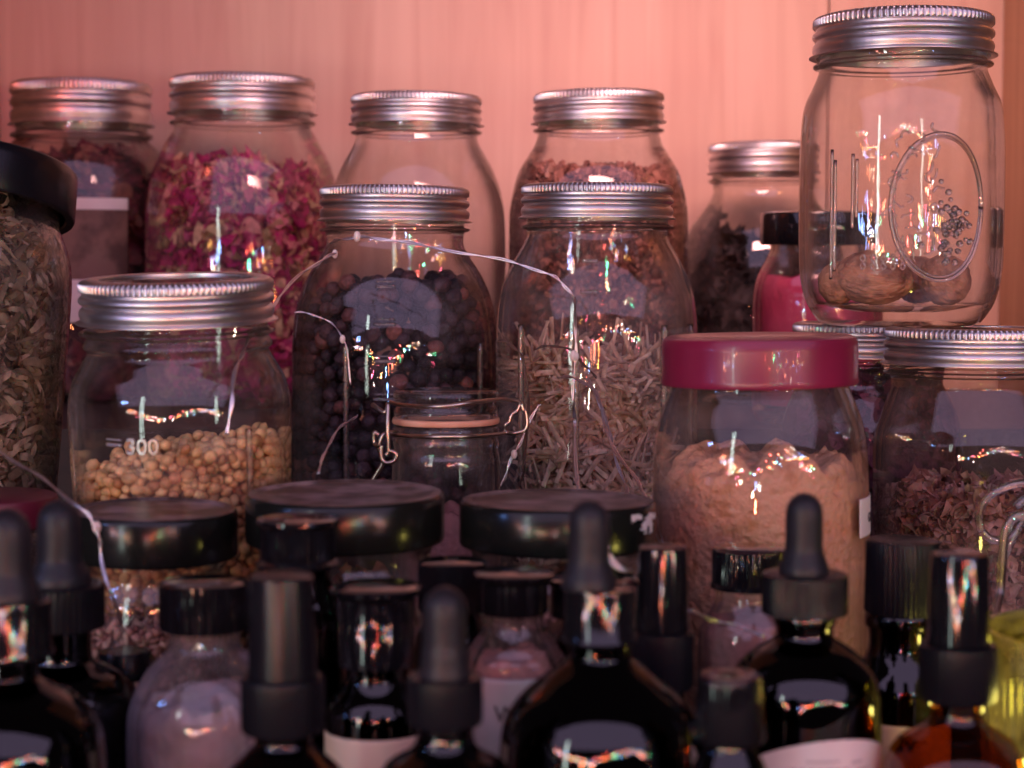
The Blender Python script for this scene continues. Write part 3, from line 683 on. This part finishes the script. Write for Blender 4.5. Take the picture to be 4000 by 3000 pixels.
# nut jar stands on those two lids
a = At(3508, .765, TOPJ + .0003)
bn = [(325, 222), (332, 232), (326, 262), (322, 285), (345, 340), (378, 420), (390, 540), (393, 700), (392, 950), (385, 1080), (360, 1180), (320, 1245)]
jn = thing('mason_jar', 'nearly empty jar of whole nuts standing on two other jars', 'jar', a.loc)
o_ = smooth_prof(a.prof([(320, 80), (320, 225), (320,246), (343,254), (344,264), (322,276)] + [q for q in bn if q[1] > 290]), 5); rb = o_[-1][0]; ztl = o_[-1][1]
outer = o_ + [(rb*.96, ztl*.45), (rb*.88, .0004), (rb*.80, 0), (rb*.5, .002)]
inn_ = [(rb*.55, .006), (rb*.85, .008)] + [(r-.0024, max(z, .009)) for r, z in o_[::-1]]
m1 = lathe_me(outer + [(0, .002)], 128); m2 = lathe_me([(0, .006)] + inn_, 128)
bm = bmesh.new(); bm.from_mesh(m1); bm.from_mesh(m2); be = [e for e in bm.edges if e.is_boundary]; bmesh.ops.bridge_loops(bm, edges=be); bmesh.ops.recalc_face_normals(bm, faces=bm.faces[:])
me = bpy.data.meshes.new('nutjar'); bm.to_mesh(me); bm.free(); link('body', me, M['glass_dusty_sheen'], jn, True, 50)
band(a, a.r(345), a.z(66), a.z(66)-a.z(228), jn, knurls=96)
rad = a.r(392)
ca = math.asin((3572-3508)/392); oval = []
for k in range(49):
    th = 2*math.pi*k/48; oval.append((ca + R(27)*math.cos(th), a.z(822) + a.r(268)*math.sin(th)))
wrap_line(oval, rad-.0002, .0009, M['emboss'], jn, 'embossed_oval', n=2)
oval2 = [(ca + (p-ca)*.93, a.z(822)+(q-a.z(822))*.95) for p, q in oval]
wrap_line(oval2, rad, .0004, M['emboss'], jn, 'embossed_oval', n=2)
# raised fruit cluster and leafy sprays: small glass beads in one mesh each
def beads(spots, name, parent):
    bm = bmesh.new()
    for x, y, r0 in spots:
        an = math.asin(max(-.97, min(.97, (x-3508)/392))); c = cyl(rad, an, a.z(y))
        bmesh.ops.create_icosphere(bm, subdivisions=2, radius=a.r(r0), matrix=Matrix.Translation(c))
    me = bpy.data.meshes.new('beads'); bm.to_mesh(me); bm.free(); link(name, me, M['emboss'], parent)
br_ = random.Random(5)
sp_ = []
for i in range(60):
    u, v_ = br_.gauss(0, 1), br_.gauss(0, 1); sp_.append((3610+u*30, 900+v_*55, br_.uniform(9, 15)))
beads(sp_, 'embossed_fruit', jn)
for k in range(34):     # raised leafy sprays either side of the oval
    side = k % 3; y0 = 560 + (k//3)*42 + br_.uniform(-14, 14)
    x0 = (3470 if side == 0 else 3425 if side == 1 else 3575) + br_.uniform(-22, 22) - 30*math.sin((y0-560)/500*3.1)
    pts = []; an_ = br_.uniform(0, 6.28)
    for q in range(5): pts.append((math.asin((x0-3508)/392), a.z(y0))); an_ += br_.uniform(-.3, 1.3); x0 += 13*math.cos(an_); y0 += 13*math.sin(an_)
    wrap_line(pts, rad, .00050, M['emboss'], jn, 'embossed_leaf', 6, 3)
for x, y0, y1 in ((3196, 600, 1090), (3206, 640, 1060), (3262, 620, 900), (3275, 640, 860)):
    an = math.asin((x-3508)/392); wrap_line([(an, a.z(y0)), (an, a.z((y0+y1)/2)), (an, a.z(y1))], rad-.0004, .0007, M['emboss'], jn, 'glass_rib')
for y0 in (1010, 1040):
    for k in range(5):
        x0 = 3290+k*34; wrap_line([(math.asin((x0+dx-3508)/392), a.z(y0+dy)) for dx, dy in ((0, 0), (9, -14), (18, 0), (9, 12), (2, 2))], rad, .00045, M['emboss'], jn, 'embossed_leaf', 6, 3)
def nut(px, py, dy, rx, rz, rot, label, name='whole_nut', seed=0):
    bm = bmesh.new(); bmesh.ops.create_icosphere(bm, subdivisions=5, radius=1)
    for v in bm.verts:
        q = v.co.normalized(); d = .06*noise.noise(q*2.5+Vector((seed, 0, 0))) - .09*abs(noise.noise(Vector((q.x*2.2, q.y*7, q.z*7))+Vector((0, seed, 0))))
        v.co = Vector((q.x*rx, q.y*rz, q.z*rz))*(1+d)
    me = bpy.data.meshes.new('nut'); bm.to_mesh(me); bm.free(); o = link(name, me, M['nut'])
    o.rotation_euler = (0, R(rot), R(seed*20)); p = P(px, py, .765+dy); zf = jn.location.z + .0087 + rz*1.0
    o.location = (p.x, .765+dy, zf); return tag(o, label, 'nut')
nut(3412, 1165, -.012, .0165, .0115, 4, 'largest furrowed brown nut at the centre of the upper jar', seed=0)
nut(3690, 1160, -.006, .0118, .0108, 30, 'round tan nut at the right inside the upper jar', seed=2)
nut(3270, 1160, -.006, .0080, .0092, 0, 'small pale broken nut at the left inside the upper jar', seed=1)
nut(3585, 1130, .017, .0115, .0105, 12, 'brown nut behind the largest one in the upper jar', seed=3)

# ================================================================== black lidded jars in front
def lidjar(cx, Y, hw, ytop, hgt, label, bodyw, tiltv, fill=None):
    a = At(cx, Y); t = thing('lidded_jar', label, 'jar', a.loc)
    yb = ytop + hgt
    shell(a, [(hw*.86, yb-20), (hw*.90, yb+8), (hw*.88, yb+28), (bodyw*.9, yb+70), (bodyw, yb+180), (bodyw, yb+500)], M['glass'], t)
    link('lid', lathe_me(a.prof([(hw*.97, ytop+4), (hw*.985, ytop+10), (hw, ytop+22), (hw, yb-14), (hw*.99, yb-4), (hw*.97, yb), (hw*.88, yb)]), 128), M['lid_side'], t, True, 60)
    link('lid_top', lathe_me(a.prof([(0, ytop+10), (hw*.78, ytop+9), (hw*.86, ytop+6), (hw*.88, ytop+1), (hw*.92, ytop), (hw*.968, ytop+3)]), 128), M['lid_dust'], t, True, 60)
    if tiltv: lean(t, a.z(ytop), *tiltv)
    return a, t
aA, tA = lidjar(595, .575, 325, 1985, 185, 'black lidded jar in front of the coriander jar, tilted', 300, (1, 1.0))
aB, tB = lidjar(1345, .575, 388, 1920, 190, 'black lidded jar below the berry jar with dusty top', 372, (1.0, 0))
aC, tC = lidjar(2180, .575, 384, 1948, 180, 'black lidded jar with torn white sticker scrap on its lid', 372, (-.5, .4))
def torn(u, v):
    q = Vector((u*3.2, v*3.2, 3.0)); n_ = .17*noise.noise(q) + .10*noise.noise(q*2.7) + .05*noise.noise(q*6)
    arm = min(abs(v - (.86 - .10*u)) - .10, math.hypot((u-.60)/1.0, (v-.50)/1.5) - .20, math.hypot((u-.9), (v-.8)/1.3) - .09)
    hole = math.hypot((u-.58)/.8, (v-.38)/1.9) - .085
    return arm + n_ < 0 and hole - n_*.4 > 0 and .03 < u < .97 and .02 < v < .98
wrap_patch(aC, aC.r(384)+.0002, R(43), R(74), aC.z(2085), aC.z(1972), torn, M['paper'], tC, 'sticker_scrap', 60, 46)
pile('salt_flakes', 'pale lavender flakes inside the tilted black lidded jar', 'dried flakes', tA, aA, lambda z: aA.r(300)-.003, .008, lambda x, y: aA.z(2420)+nf(x, y, 60, .006), 1500, flake_chip, .006, M['blossom'], 0, 31)
pile('small_petals', 'rosy small petals low in the dusty lidded jar', 'dried petals', tB, aB, lambda z: aB.r(372)-.003, .008, lambda x, y: aB.z(2330)+nf(x, y, 60, .006), 1500, flake_petal, .008, M['blossom'], .7, 32)
pile('pale_petals', 'pale rosy petals low in the jar with torn sticker', 'dried petals', tC, aC, lambda z: aC.r(372)-.003, .008, lambda x, y: aC.z(2290)+nf(x, y, 60, .006), 1500, flake_petal, .008, M['blossom'], .7, 33)
# crimson lid at the left edge
a = At(-60, .60); t = thing('lidded_jar', 'jar with dull crimson lid behind the left droppers', 'jar', a.loc)
shell(a, [(240, 2040), (250, 2060), (280, 2160), (280, 2400)], M['glass'], t)
link('lid', lathe_me(a.prof([(0, 1936), (250, 1932), (268, 1940), (272, 1955), (272, 2040), (262, 2050), (240, 2050)]), 96), pbr('dull_crimson_enamel', (.09, .006, .022), .4), t, True, 40)

# ================================================================== front bottles
def ribs(n, amp, rows):
    def mod(i, ang, r, z): return ((r - amp*(0.5-0.5*math.cos(ang*n))) if i in rows else r, z)
    return mod
def bottle(a, label, outline, mat, kind='dropper_bottle', cat='bottle', wall=.0016):
    t = thing(kind, label, cat, a.loc); shell(a, outline, M[mat], t, wall=wall); return t
def cap(a, t, pts, mat, n=0, amp=.0, rows=(), name='cap', seg=96):
    seg = n*6 if n else seg
    return link(name, lathe_me(a.prof(pts), seg, ribs(n, amp, set(rows)) if n else None), M[mat], t, True, 35)
def bulb(a, t, rw, ytop, ybot, flare, mat='rubber', dx=0):
    h = ybot - ytop
    pts = [(0, ytop), (rw*.35, ytop+rw*.07), (rw*.68, ytop+rw*.30), (rw*.90, ytop+rw*.62), (rw, ytop+rw*1.1), (rw*1.01, ytop+h*.45), (rw*1.02, ytop+h*.64), (rw*1.08, ytop+h*.73), (flare*.96, ytop+h*.88), (flare, ytop+h*.95), (flare, ybot)]
    o = link('dropper_bulb', lathe_me(smooth_prof(a.prof(pts), 4), 64), M[mat], t, True, None); o.location.x = a.r(dx); return o

# F1
a = At(20, .44); t = bottle(a, 'amber dropper bottle with glossy collar at far left edge', [(112, 2540), (112, 2620), (125, 2650), (240, 2720), (330, 2820), (360, 2950), (360, 3200)], 'amber_dark')
cap(a, t, [(0, 2338), (150, 2338), (160, 2345), (162, 2360), (160, 2520), (168, 2540), (166, 2560), (110, 2560)], 'black_gloss', name='collar')
bulb(a, t, 88, 1985, 2345, 118)
# F2
a = At(222, .50); t = bottle(a, 'dark dropper bottle with matte collar, second from left edge', [(120, 2450), (118, 2560), (140, 2590), (230, 2640), (280, 2720), (288, 2850), (288, 3200)], 'amber_dark')
cap(a, t, [(0, 2278), (160, 2278), (170, 2285), (172, 2300), (172, 2440), (168, 2448), (120, 2450)], 'black_matte', 44, .0003, (3, 4), 'collar')
bulb(a, t, 85, 1952, 2285, 120)
# graduated vial
a = At(470, .53); t = bottle(a, 'slim clear vial with white strip of printed measuring lines', [(90, 2600), (90, 2680), (140, 2760), (150, 2860), (150, 3200)], 'glass_frost', 'vial')
cap(a, t, [(0, 2540), (95, 2540), (100, 2550), (100, 2640), (90, 2650)], 'black_matte', name='cap')
lb = wrap_patch(a, a.r(150)+.0001, R(-45), R(35), a.z(3150), a.z(2800), None, M['paper'], t, 'label')
for k in range(9):
    zc = a.z(2830+k*38); wrap_patch(a, a.r(150)+.0005, R(-8), R(4 if k % 2 else 14), zc, zc+a.r(8), None, M['ink'], lb, 'printed_line', 6, 1)
# F3
a = At(790, .49); t = bottle(a, 'clear bottle of pale lavender powder with glossy black cap', [(135, 2440), (135, 2500), (150, 2540), (230, 2620), (290, 2740), (305, 2860), (305, 3200)], 'glass_frost', 'powder_bottle')
cap(a, t, [(0, 2268), (165, 2268), (176, 2274), (178, 2290), (178, 2440), (174, 2452), (135, 2452)], 'black_gloss', 30, .0003, (3, 4))
powder('pale_powder', 'pale lavender powder inside the clear capped front bottle', 'powder', t, a.r(262), .008, lambda x, y: a.z(2740)+nf(x, y, 90, .005), M['pale_powder'], rows=30)
# F4 sprayer
a = At(1095, .43); t = bottle(a, 'amber spray bottle with tall matte black overcap, left of centre', [(115, 2850), (112, 2900), (150, 2940), (250, 3050), (262, 3200)], 'amber', 'spray_bottle')
cap(a, t, [(0, 2640), (155, 2640), (162, 2648), (164, 2660), (164, 2840), (158, 2852), (112, 2852)], 'black_matte', 40, .0002, (3, 4), 'collar')
cap(a, t, [(0, 2246), (112, 2246), (122, 2252), (124, 2264), (136, 2636), (130, 2642)], 'black_matte', name='overcap')
# F5
a = At(1465, .49); t = bottle(a, 'black bottle with flared shiny cap and cream label in front row', [(120, 2590), (120, 2640), (140, 2680), (185, 2740), (200, 2820), (200, 3200)], 'amber_dark', 'tincture_bottle')
cap(a, t, [(0, 2286), (160, 2284), (178, 2292), (176, 2310), (152, 2330), (148, 2345), (148, 2440), (152, 2450), (150, 2590), (120, 2594)], 'black_gloss')
lb = wrap_patch(a, a.r(200)+.0001, R(-80), R(80), a.z(3180), a.z(2842), None, M['paper_cream'], t, 'label')
wrap_text('Po', a.r(85), a.r(200)+.0006, R(-22), a.z(3010), M['ink'], lb)
# F15
a = At(1160, .52); t = bottle(a, 'small black bottle with shiny ridged cap before the dusty lidded jar', [(125, 2215), (130, 2260), (150, 2330), (175, 2420), (175, 2700)], 'amber_dark', 'tincture_bottle')
cap(a, t, [(0, 2020), (140, 2020), (160, 2026), (162, 2040), (148, 2052), (146, 2060), (146, 2180), (166, 2196), (166, 2206), (120, 2212)], 'black_gloss', 44, .0004, (5, 6))
# F16
a = At(1765, .525); t = bottle(a, 'black bottle with ridged cap hidden behind the round bulb dropper', [(110, 2390), (118, 2440), (145, 2520), (150, 2900)], 'amber_dark', 'tincture_bottle')
cap(a, t, [(0, 2188), (120, 2188), (134, 2196), (135, 2210), (135, 2370), (128, 2385), (105, 2390)], 'black_gloss', 44, .0004, (3, 4))
# F17
a = At(2008, .50); t = bottle(a, 'clear bottle with flared black cap and pale lettered label', [(115, 2390), (115, 2430), (130, 2470), (180, 2540), (200, 2620), (200, 3100)], 'glass', 'powder_bottle')
cap(a, t, [(0, 2232), (140, 2230), (158, 2238), (156, 2252), (136, 2268), (134, 2280), (134, 2380), (128, 2392), (110, 2394)], 'black_gloss')
lb = wrap_patch(a, a.r(200)+.0001, R(-70), R(60), a.z(3100), a.z(2610), None, pbr('greyed_label_paper', (.36, .32, .33), .6, var=((.28, .24, .25), 60, .45, .7)), t, 'label')
wrap_text('W', a.r(90), a.r(200)+.0006, R(-22), a.z(2770), M['ink'], lb)
powder('rose_powder', 'dusky pink powder inside the bottle with lettered label', 'powder', t, a.r(190)-.0014, .008, lambda x, y: a.z(2560)+nf(x, y, 90, .004), M['rose_powder'], rows=30)
# F18
a = At(2318, .515); t = bottle(a, 'black bottle with wide dusty cap right behind the tall dropper', [(120, 2400), (125, 2460), (150, 2540), (160, 2900)], 'amber_dark', 'tincture_bottle')
cap(a, t, [(0, 2252), (160, 2248), (182, 2256), (182, 2275), (168, 2290), (168, 2400), (120, 2404)], 'black_gloss')
# F6 dropper with round grey bulb
a = At(1735, .42); t = bottle(a, 'dropper bottle with rounded grey bulb, front row centre', [(112, 2820), (112, 2880), (140, 2930), (250, 3010), (268, 3200)], 'amber_dark')
cap(a, t, [(0, 2640), (138, 2640), (146, 2648), (148, 2660), (148, 2808), (142, 2822), (108, 2824)], 'black_matte', 40, .0002, (3, 4), 'collar')
bulb(a, t, 86, 2290, 2645, 100)
# F7
a = At(2345, .445); t = bottle(a, 'large round shouldered dropper bottle with glossy collar, front centre right', [(122, 2490), (122, 2540), (135, 2575), (230, 2650), (335, 2750), (385, 2880), (392, 3200)], 'amber_dark')
cap(a, t, [(0, 2292), (128, 2292), (138, 2298), (140, 2312), (140, 2478), (148, 2492), (146, 2502), (118, 2504)], 'black_gloss', name='collar')
bulb(a, t, 80, 1952, 2298, 108, dx=-42)
# F8
a = At(2592, .49); t = bottle(a, 'spray bottle with glossy overcap right of the tall dropper', [(92, 2680), (92, 2720), (120, 2770), (180, 2860), (185, 3200)], 'amber_dark', 'spray_bottle')
cap(a, t, [(0, 2460), (112, 2460), (122, 2468), (124, 2480), (124, 2670), (118, 2684), (92, 2684)], 'black_matte', 40, .0002, (3, 4), 'collar')
cap(a, t, [(0, 2132), (84, 2132), (93, 2138), (95, 2150), (104, 2455), (98, 2462)], 'black_gloss', name='overcap')
# F9
a = At(2932, .55); t = bottle(a, 'clear bottle of rosy powder with ridged black screw cap', [(130, 2295), (130, 2330), (140, 2365), (175, 2430), (195, 2510), (200, 2900)], 'glass', 'powder_bottle')
cap(a, t, [(0, 2140), (130, 2138), (142, 2144), (145, 2156), (145, 2272), (150, 2280), (150, 2294), (130, 2298)], 'black_gloss', 40, .0005, (3, 4))
powder('rose_powder', 'rosy powder inside the bottle with ridged screw cap', 'powder', t, a.r(195)-.0016, .008, lambda x, y: a.z(2420)+nf(x, y, 90, .004), M['rose_powder'], rows=30)
# F10
a = At(3152, .49); t = bottle(a, 'amber dropper bottle with ribbed collar and round white label, right', [(118, 2390), (122, 2420), (112, 2445), (118, 2490), (200, 2545), (275, 2630), (300, 2760), (302, 3200)], 'amber_dark')
cap(a, t, [(0, 2238), (150, 2236), (164, 2242), (168, 2256), (168, 2380), (166, 2392), (120, 2396)], 'black_matte', 60, .00045, (3, 4), 'collar')
bulb(a, t, 72, 1925, 2245, 98, dx=-5)
lb = wrap_patch(a, a.r(302)+.0001, R(-48), R(78), a.z(3150), a.z(2815), lambda u, v: v < 1 - 1.1*(u-.5)**2, M['paper'], t, 'label', 140, 110)
for k, (a0, a1, yy) in enumerate(((-8, 18, 2890), (26, 36, 2900), (-20, 26, 2920), (32, 44, 2930))):
    wrap_patch(a, a.r(302)+.0005, R(a0), R(a1), a.z(yy+5), a.z(yy), lambda u, v: (int(u*22) % 3) != 0, pbr('faded_ink', (.35, .28, .33), .6) if k == 0 else bpy.data.materials['faded_ink'], lb, 'printed_line', 44, 1)
# F11
a = At(2860, .42); t = bottle(a, 'small bottle with tapered shiny black cap, front row right of centre', [(100, 2890), (105, 2920), (140, 2990), (175, 3080), (185, 3200)], 'amber_dark', 'tincture_bottle')
cap(a, t, [(40, 2650), (40, 2640), (70, 2632), (118, 2636), (126, 2646), (128, 2660), (138, 2880), (132, 2892), (100, 2894)], 'black_gloss', 36, .0002, (5, 6))
# F12
a = At(3535, .545); t = bottle(a, 'dark bottle with tall ridged black cap and clear neck ring', [(118, 2385), (140, 2395), (142, 2440), (130, 2450), (130, 2540), (185, 2640), (198, 2720), (198, 3100)], 'amber_dark', 'tincture_bottle')
cap(a, t, [(0, 2108), (120, 2104), (138, 2110), (142, 2122), (146, 2380), (140, 2392), (118, 2394)], 'black_matte', 44, .0004, (3, 4))
lb = wrap_patch(a, a.r(198)+.0001, R(-50), R(60), a.z(3100), a.z(2790), None, M['paper_cream'], t, 'label')
wrap_text('Iv', a.r(100), a.r(198)+.0006, R(-14), a.z(2885), M['ink'], lb)
# F13
a = At(3760, .47); t = bottle(a, 'bright amber spray bottle with black overcap at lower right', [(102, 2730), (102, 2790), (130, 2830), (230, 2900), (280, 3010), (285, 3250)], 'amber_light', 'spray_bottle')
cap(a, t, [(0, 2512), (138, 2512), (148, 2520), (150, 2532), (150, 2715), (142, 2730), (100, 2732)], 'black_matte', 44, .0002, (3, 4), 'collar')
cap(a, t, [(0, 2158), (96, 2156), (108, 2162), (112, 2176), (122, 2506), (114, 2514)], 'black_gloss', name='overcap')
# F14 ribbed tumbler
a = At(4360, .50); t = thing('glass_tumbler', 'ribbed yellowish glass tumbler glowing at the lower right corner', 'glass', a.loc)
shell(a, [(490, 2460), (488, 2600), (478, 3000)], M['yellow_glass'], t, wall=.002, seg=60*8, mod=ribs(60, .0007, set(range(4, 40))))

# ================================================================== fairy light wire draped over the jars
def string(label, path, rad, mat, beads_at=(), name='fairy_light_wire', sub=10, bead_r=.0013):
    """path: (px, py, Y)"""
    pts = spline([P(*p) for p in path], sub); t = thing(name, label, 'string light', pts[0])
    o0 = Vector(pts[0]); rr = random.Random(len(path))
    pts = [p - o0 for p in pts]
    link('wire', tube_me(pts, rad, 6), mat, t)
    tw = [p + Vector((math.cos(i*.35), math.sin(i*.35)*.5, math.sin(i*.35)))*rad*1.9 for i, p in enumerate(pts)]
    link('wire', tube_me(tw, rad*.8, 6), mat, t)
    for q in beads_at:
        p = Vector(P(*q)) - o0; bm = bmesh.new(); bmesh.ops.create_uvsphere(bm, u_segments=16, v_segments=10, radius=bead_r)
        for v in bm.verts: v.co.z *= 1.5; v.co += p
        me = bpy.data.meshes.new('bead'); bm.to_mesh(me); bm.free(); link('light_bead', me, M['bead'], t)
string('silvery light wire arching left from the berry jar to the coriander jar', [(1308, 992, .765), (1270, 1010, .75), (1190, 1060, .72), (1100, 1150, .69), (1010, 1270, .65), (955, 1360, .62), (925, 1440, .60), (905, 1550, .59), (890, 1700, .588)], .00042, M['led_wire'], [(1308, 992, .765)])
string('silvery light wire arching right from berry jar neck over the straw jar', [(1290, 950, .772), (1340, 932, .765), (1400, 926, .76), (1480, 930, .755), (1600, 950, .75), (1800, 985, .74), (2000, 1025, .735), (2130, 1065, .73), (2200, 1110, .73), (2240, 1165, .73), (2250, 1280, .735), (2245, 1420, .735), (2240, 1560, .735), (2245, 1700, .73), (2265, 1950, .60)], .00042, M['led_wire'], [(1395, 924, .76), (2240, 1390, .735)], bead_r=.0016)
string('thin light wire crossing the lower left black lid toward the vial', [(-60, 1730, .60), (40, 1790, .58), (150, 1860, .56), (270, 1950, .535), (350, 2020, .53), (385, 2090, .53), (395, 2170, .53), (430, 2310,  .525), (475, 2430, .53)], .0003, M['led_wire'], [(378, 2060, .532)])
string('short light wire with a bead between clip jar and straw jar', [(2105, 1580, .70), (2060, 1670, .70), (2015, 1760, .70), (1985, 1830, .70), (1955, 1900, .70)], .0004, M['led_wire'], [(2008, 1775, .70)])
string('doubled light wire hanging in front of the straw stalks', [(2290, 1480, .72), (2340, 1560, .71), (2365, 1680, .70), (2420, 1780, .68), (2500, 1900, .66), (2560, 2010, .64), (2590, 2120, .62)], .00045, M['led_wire'])
string('second wire beside the doubled wire in front of the straw', [(2180, 1475, .73), (2260, 1480, .72), (2330, 1540, .71), (2370, 1640, .70), (2395, 1760, .69), (2440, 1880, .68), (2450, 1960, .67)], .0004, M['led_wire'])
string('dark tarnished wire curving between the berry and straw jars', [(1945, 1335, .72), (1990, 1340, .72), (2040, 1400, .72), (2060, 1500, .72), (2060, 1650, .72), (2050, 1800, .72), (2030, 1900, .71)], .00035, M['dark_wire'])
string('dark tarnished wire lying across the front of straw jar', [(2090, 1365, .735), (2150, 1350, .735), (2220, 1365, .735), (2280, 1420, .735), (2330, 1480, .735)], .0003, M['dark_wire'], [(2250, 1392, .735)])
string('pale wire loop in front of the left side of berry jar', [(1150, 1220, .77), (1210, 1225, .77), (1290, 1260, .77), (1340, 1320, .765), (1360, 1400, .765), (1370, 1500,   .765)], .00022, M['led_wire'], [(1338, 1325, .765)])
string('thin wire rising from the dusty lid beside the clip jar latch', [(1240, 1850, .60), (1270, 1770, .62), (1310, 1690, .66), (1370, 1640, .70), (1395, 1625, .72)], .0003, M['led_wire'])
string('short wire end poking up beside the tall dropper bulb', [(2365, 2140, .50), (2400, 2190, .50), (2452, 2235, .50)], .0006, M['led_wire'])
string('thin wire crossing the bottle of rosy powder', [(2690, 2385, .50), (2760, 2410, .52), (2850, 2440, .525), (2985, 2480, .525)], .00035, M['led_wire'])
# clear cable loop at the right edge
pts = spline([P(*p) for p in [(4060, 2040, .60), (4000, 2010, .60), (3950, 2030, .60), (3925, 2090, .60), (3915, 2200, .60), (3905, 2320, .60), (3890, 2410, .59), (3960, 2400, .59), (4040, 2360, .60)]], 10)
o = link('clear_cable', tube_me(pts, .0016, 10), M['emboss']); tag(o, 'thick clear cable looping in front of the blossom jar at right', 'cable')
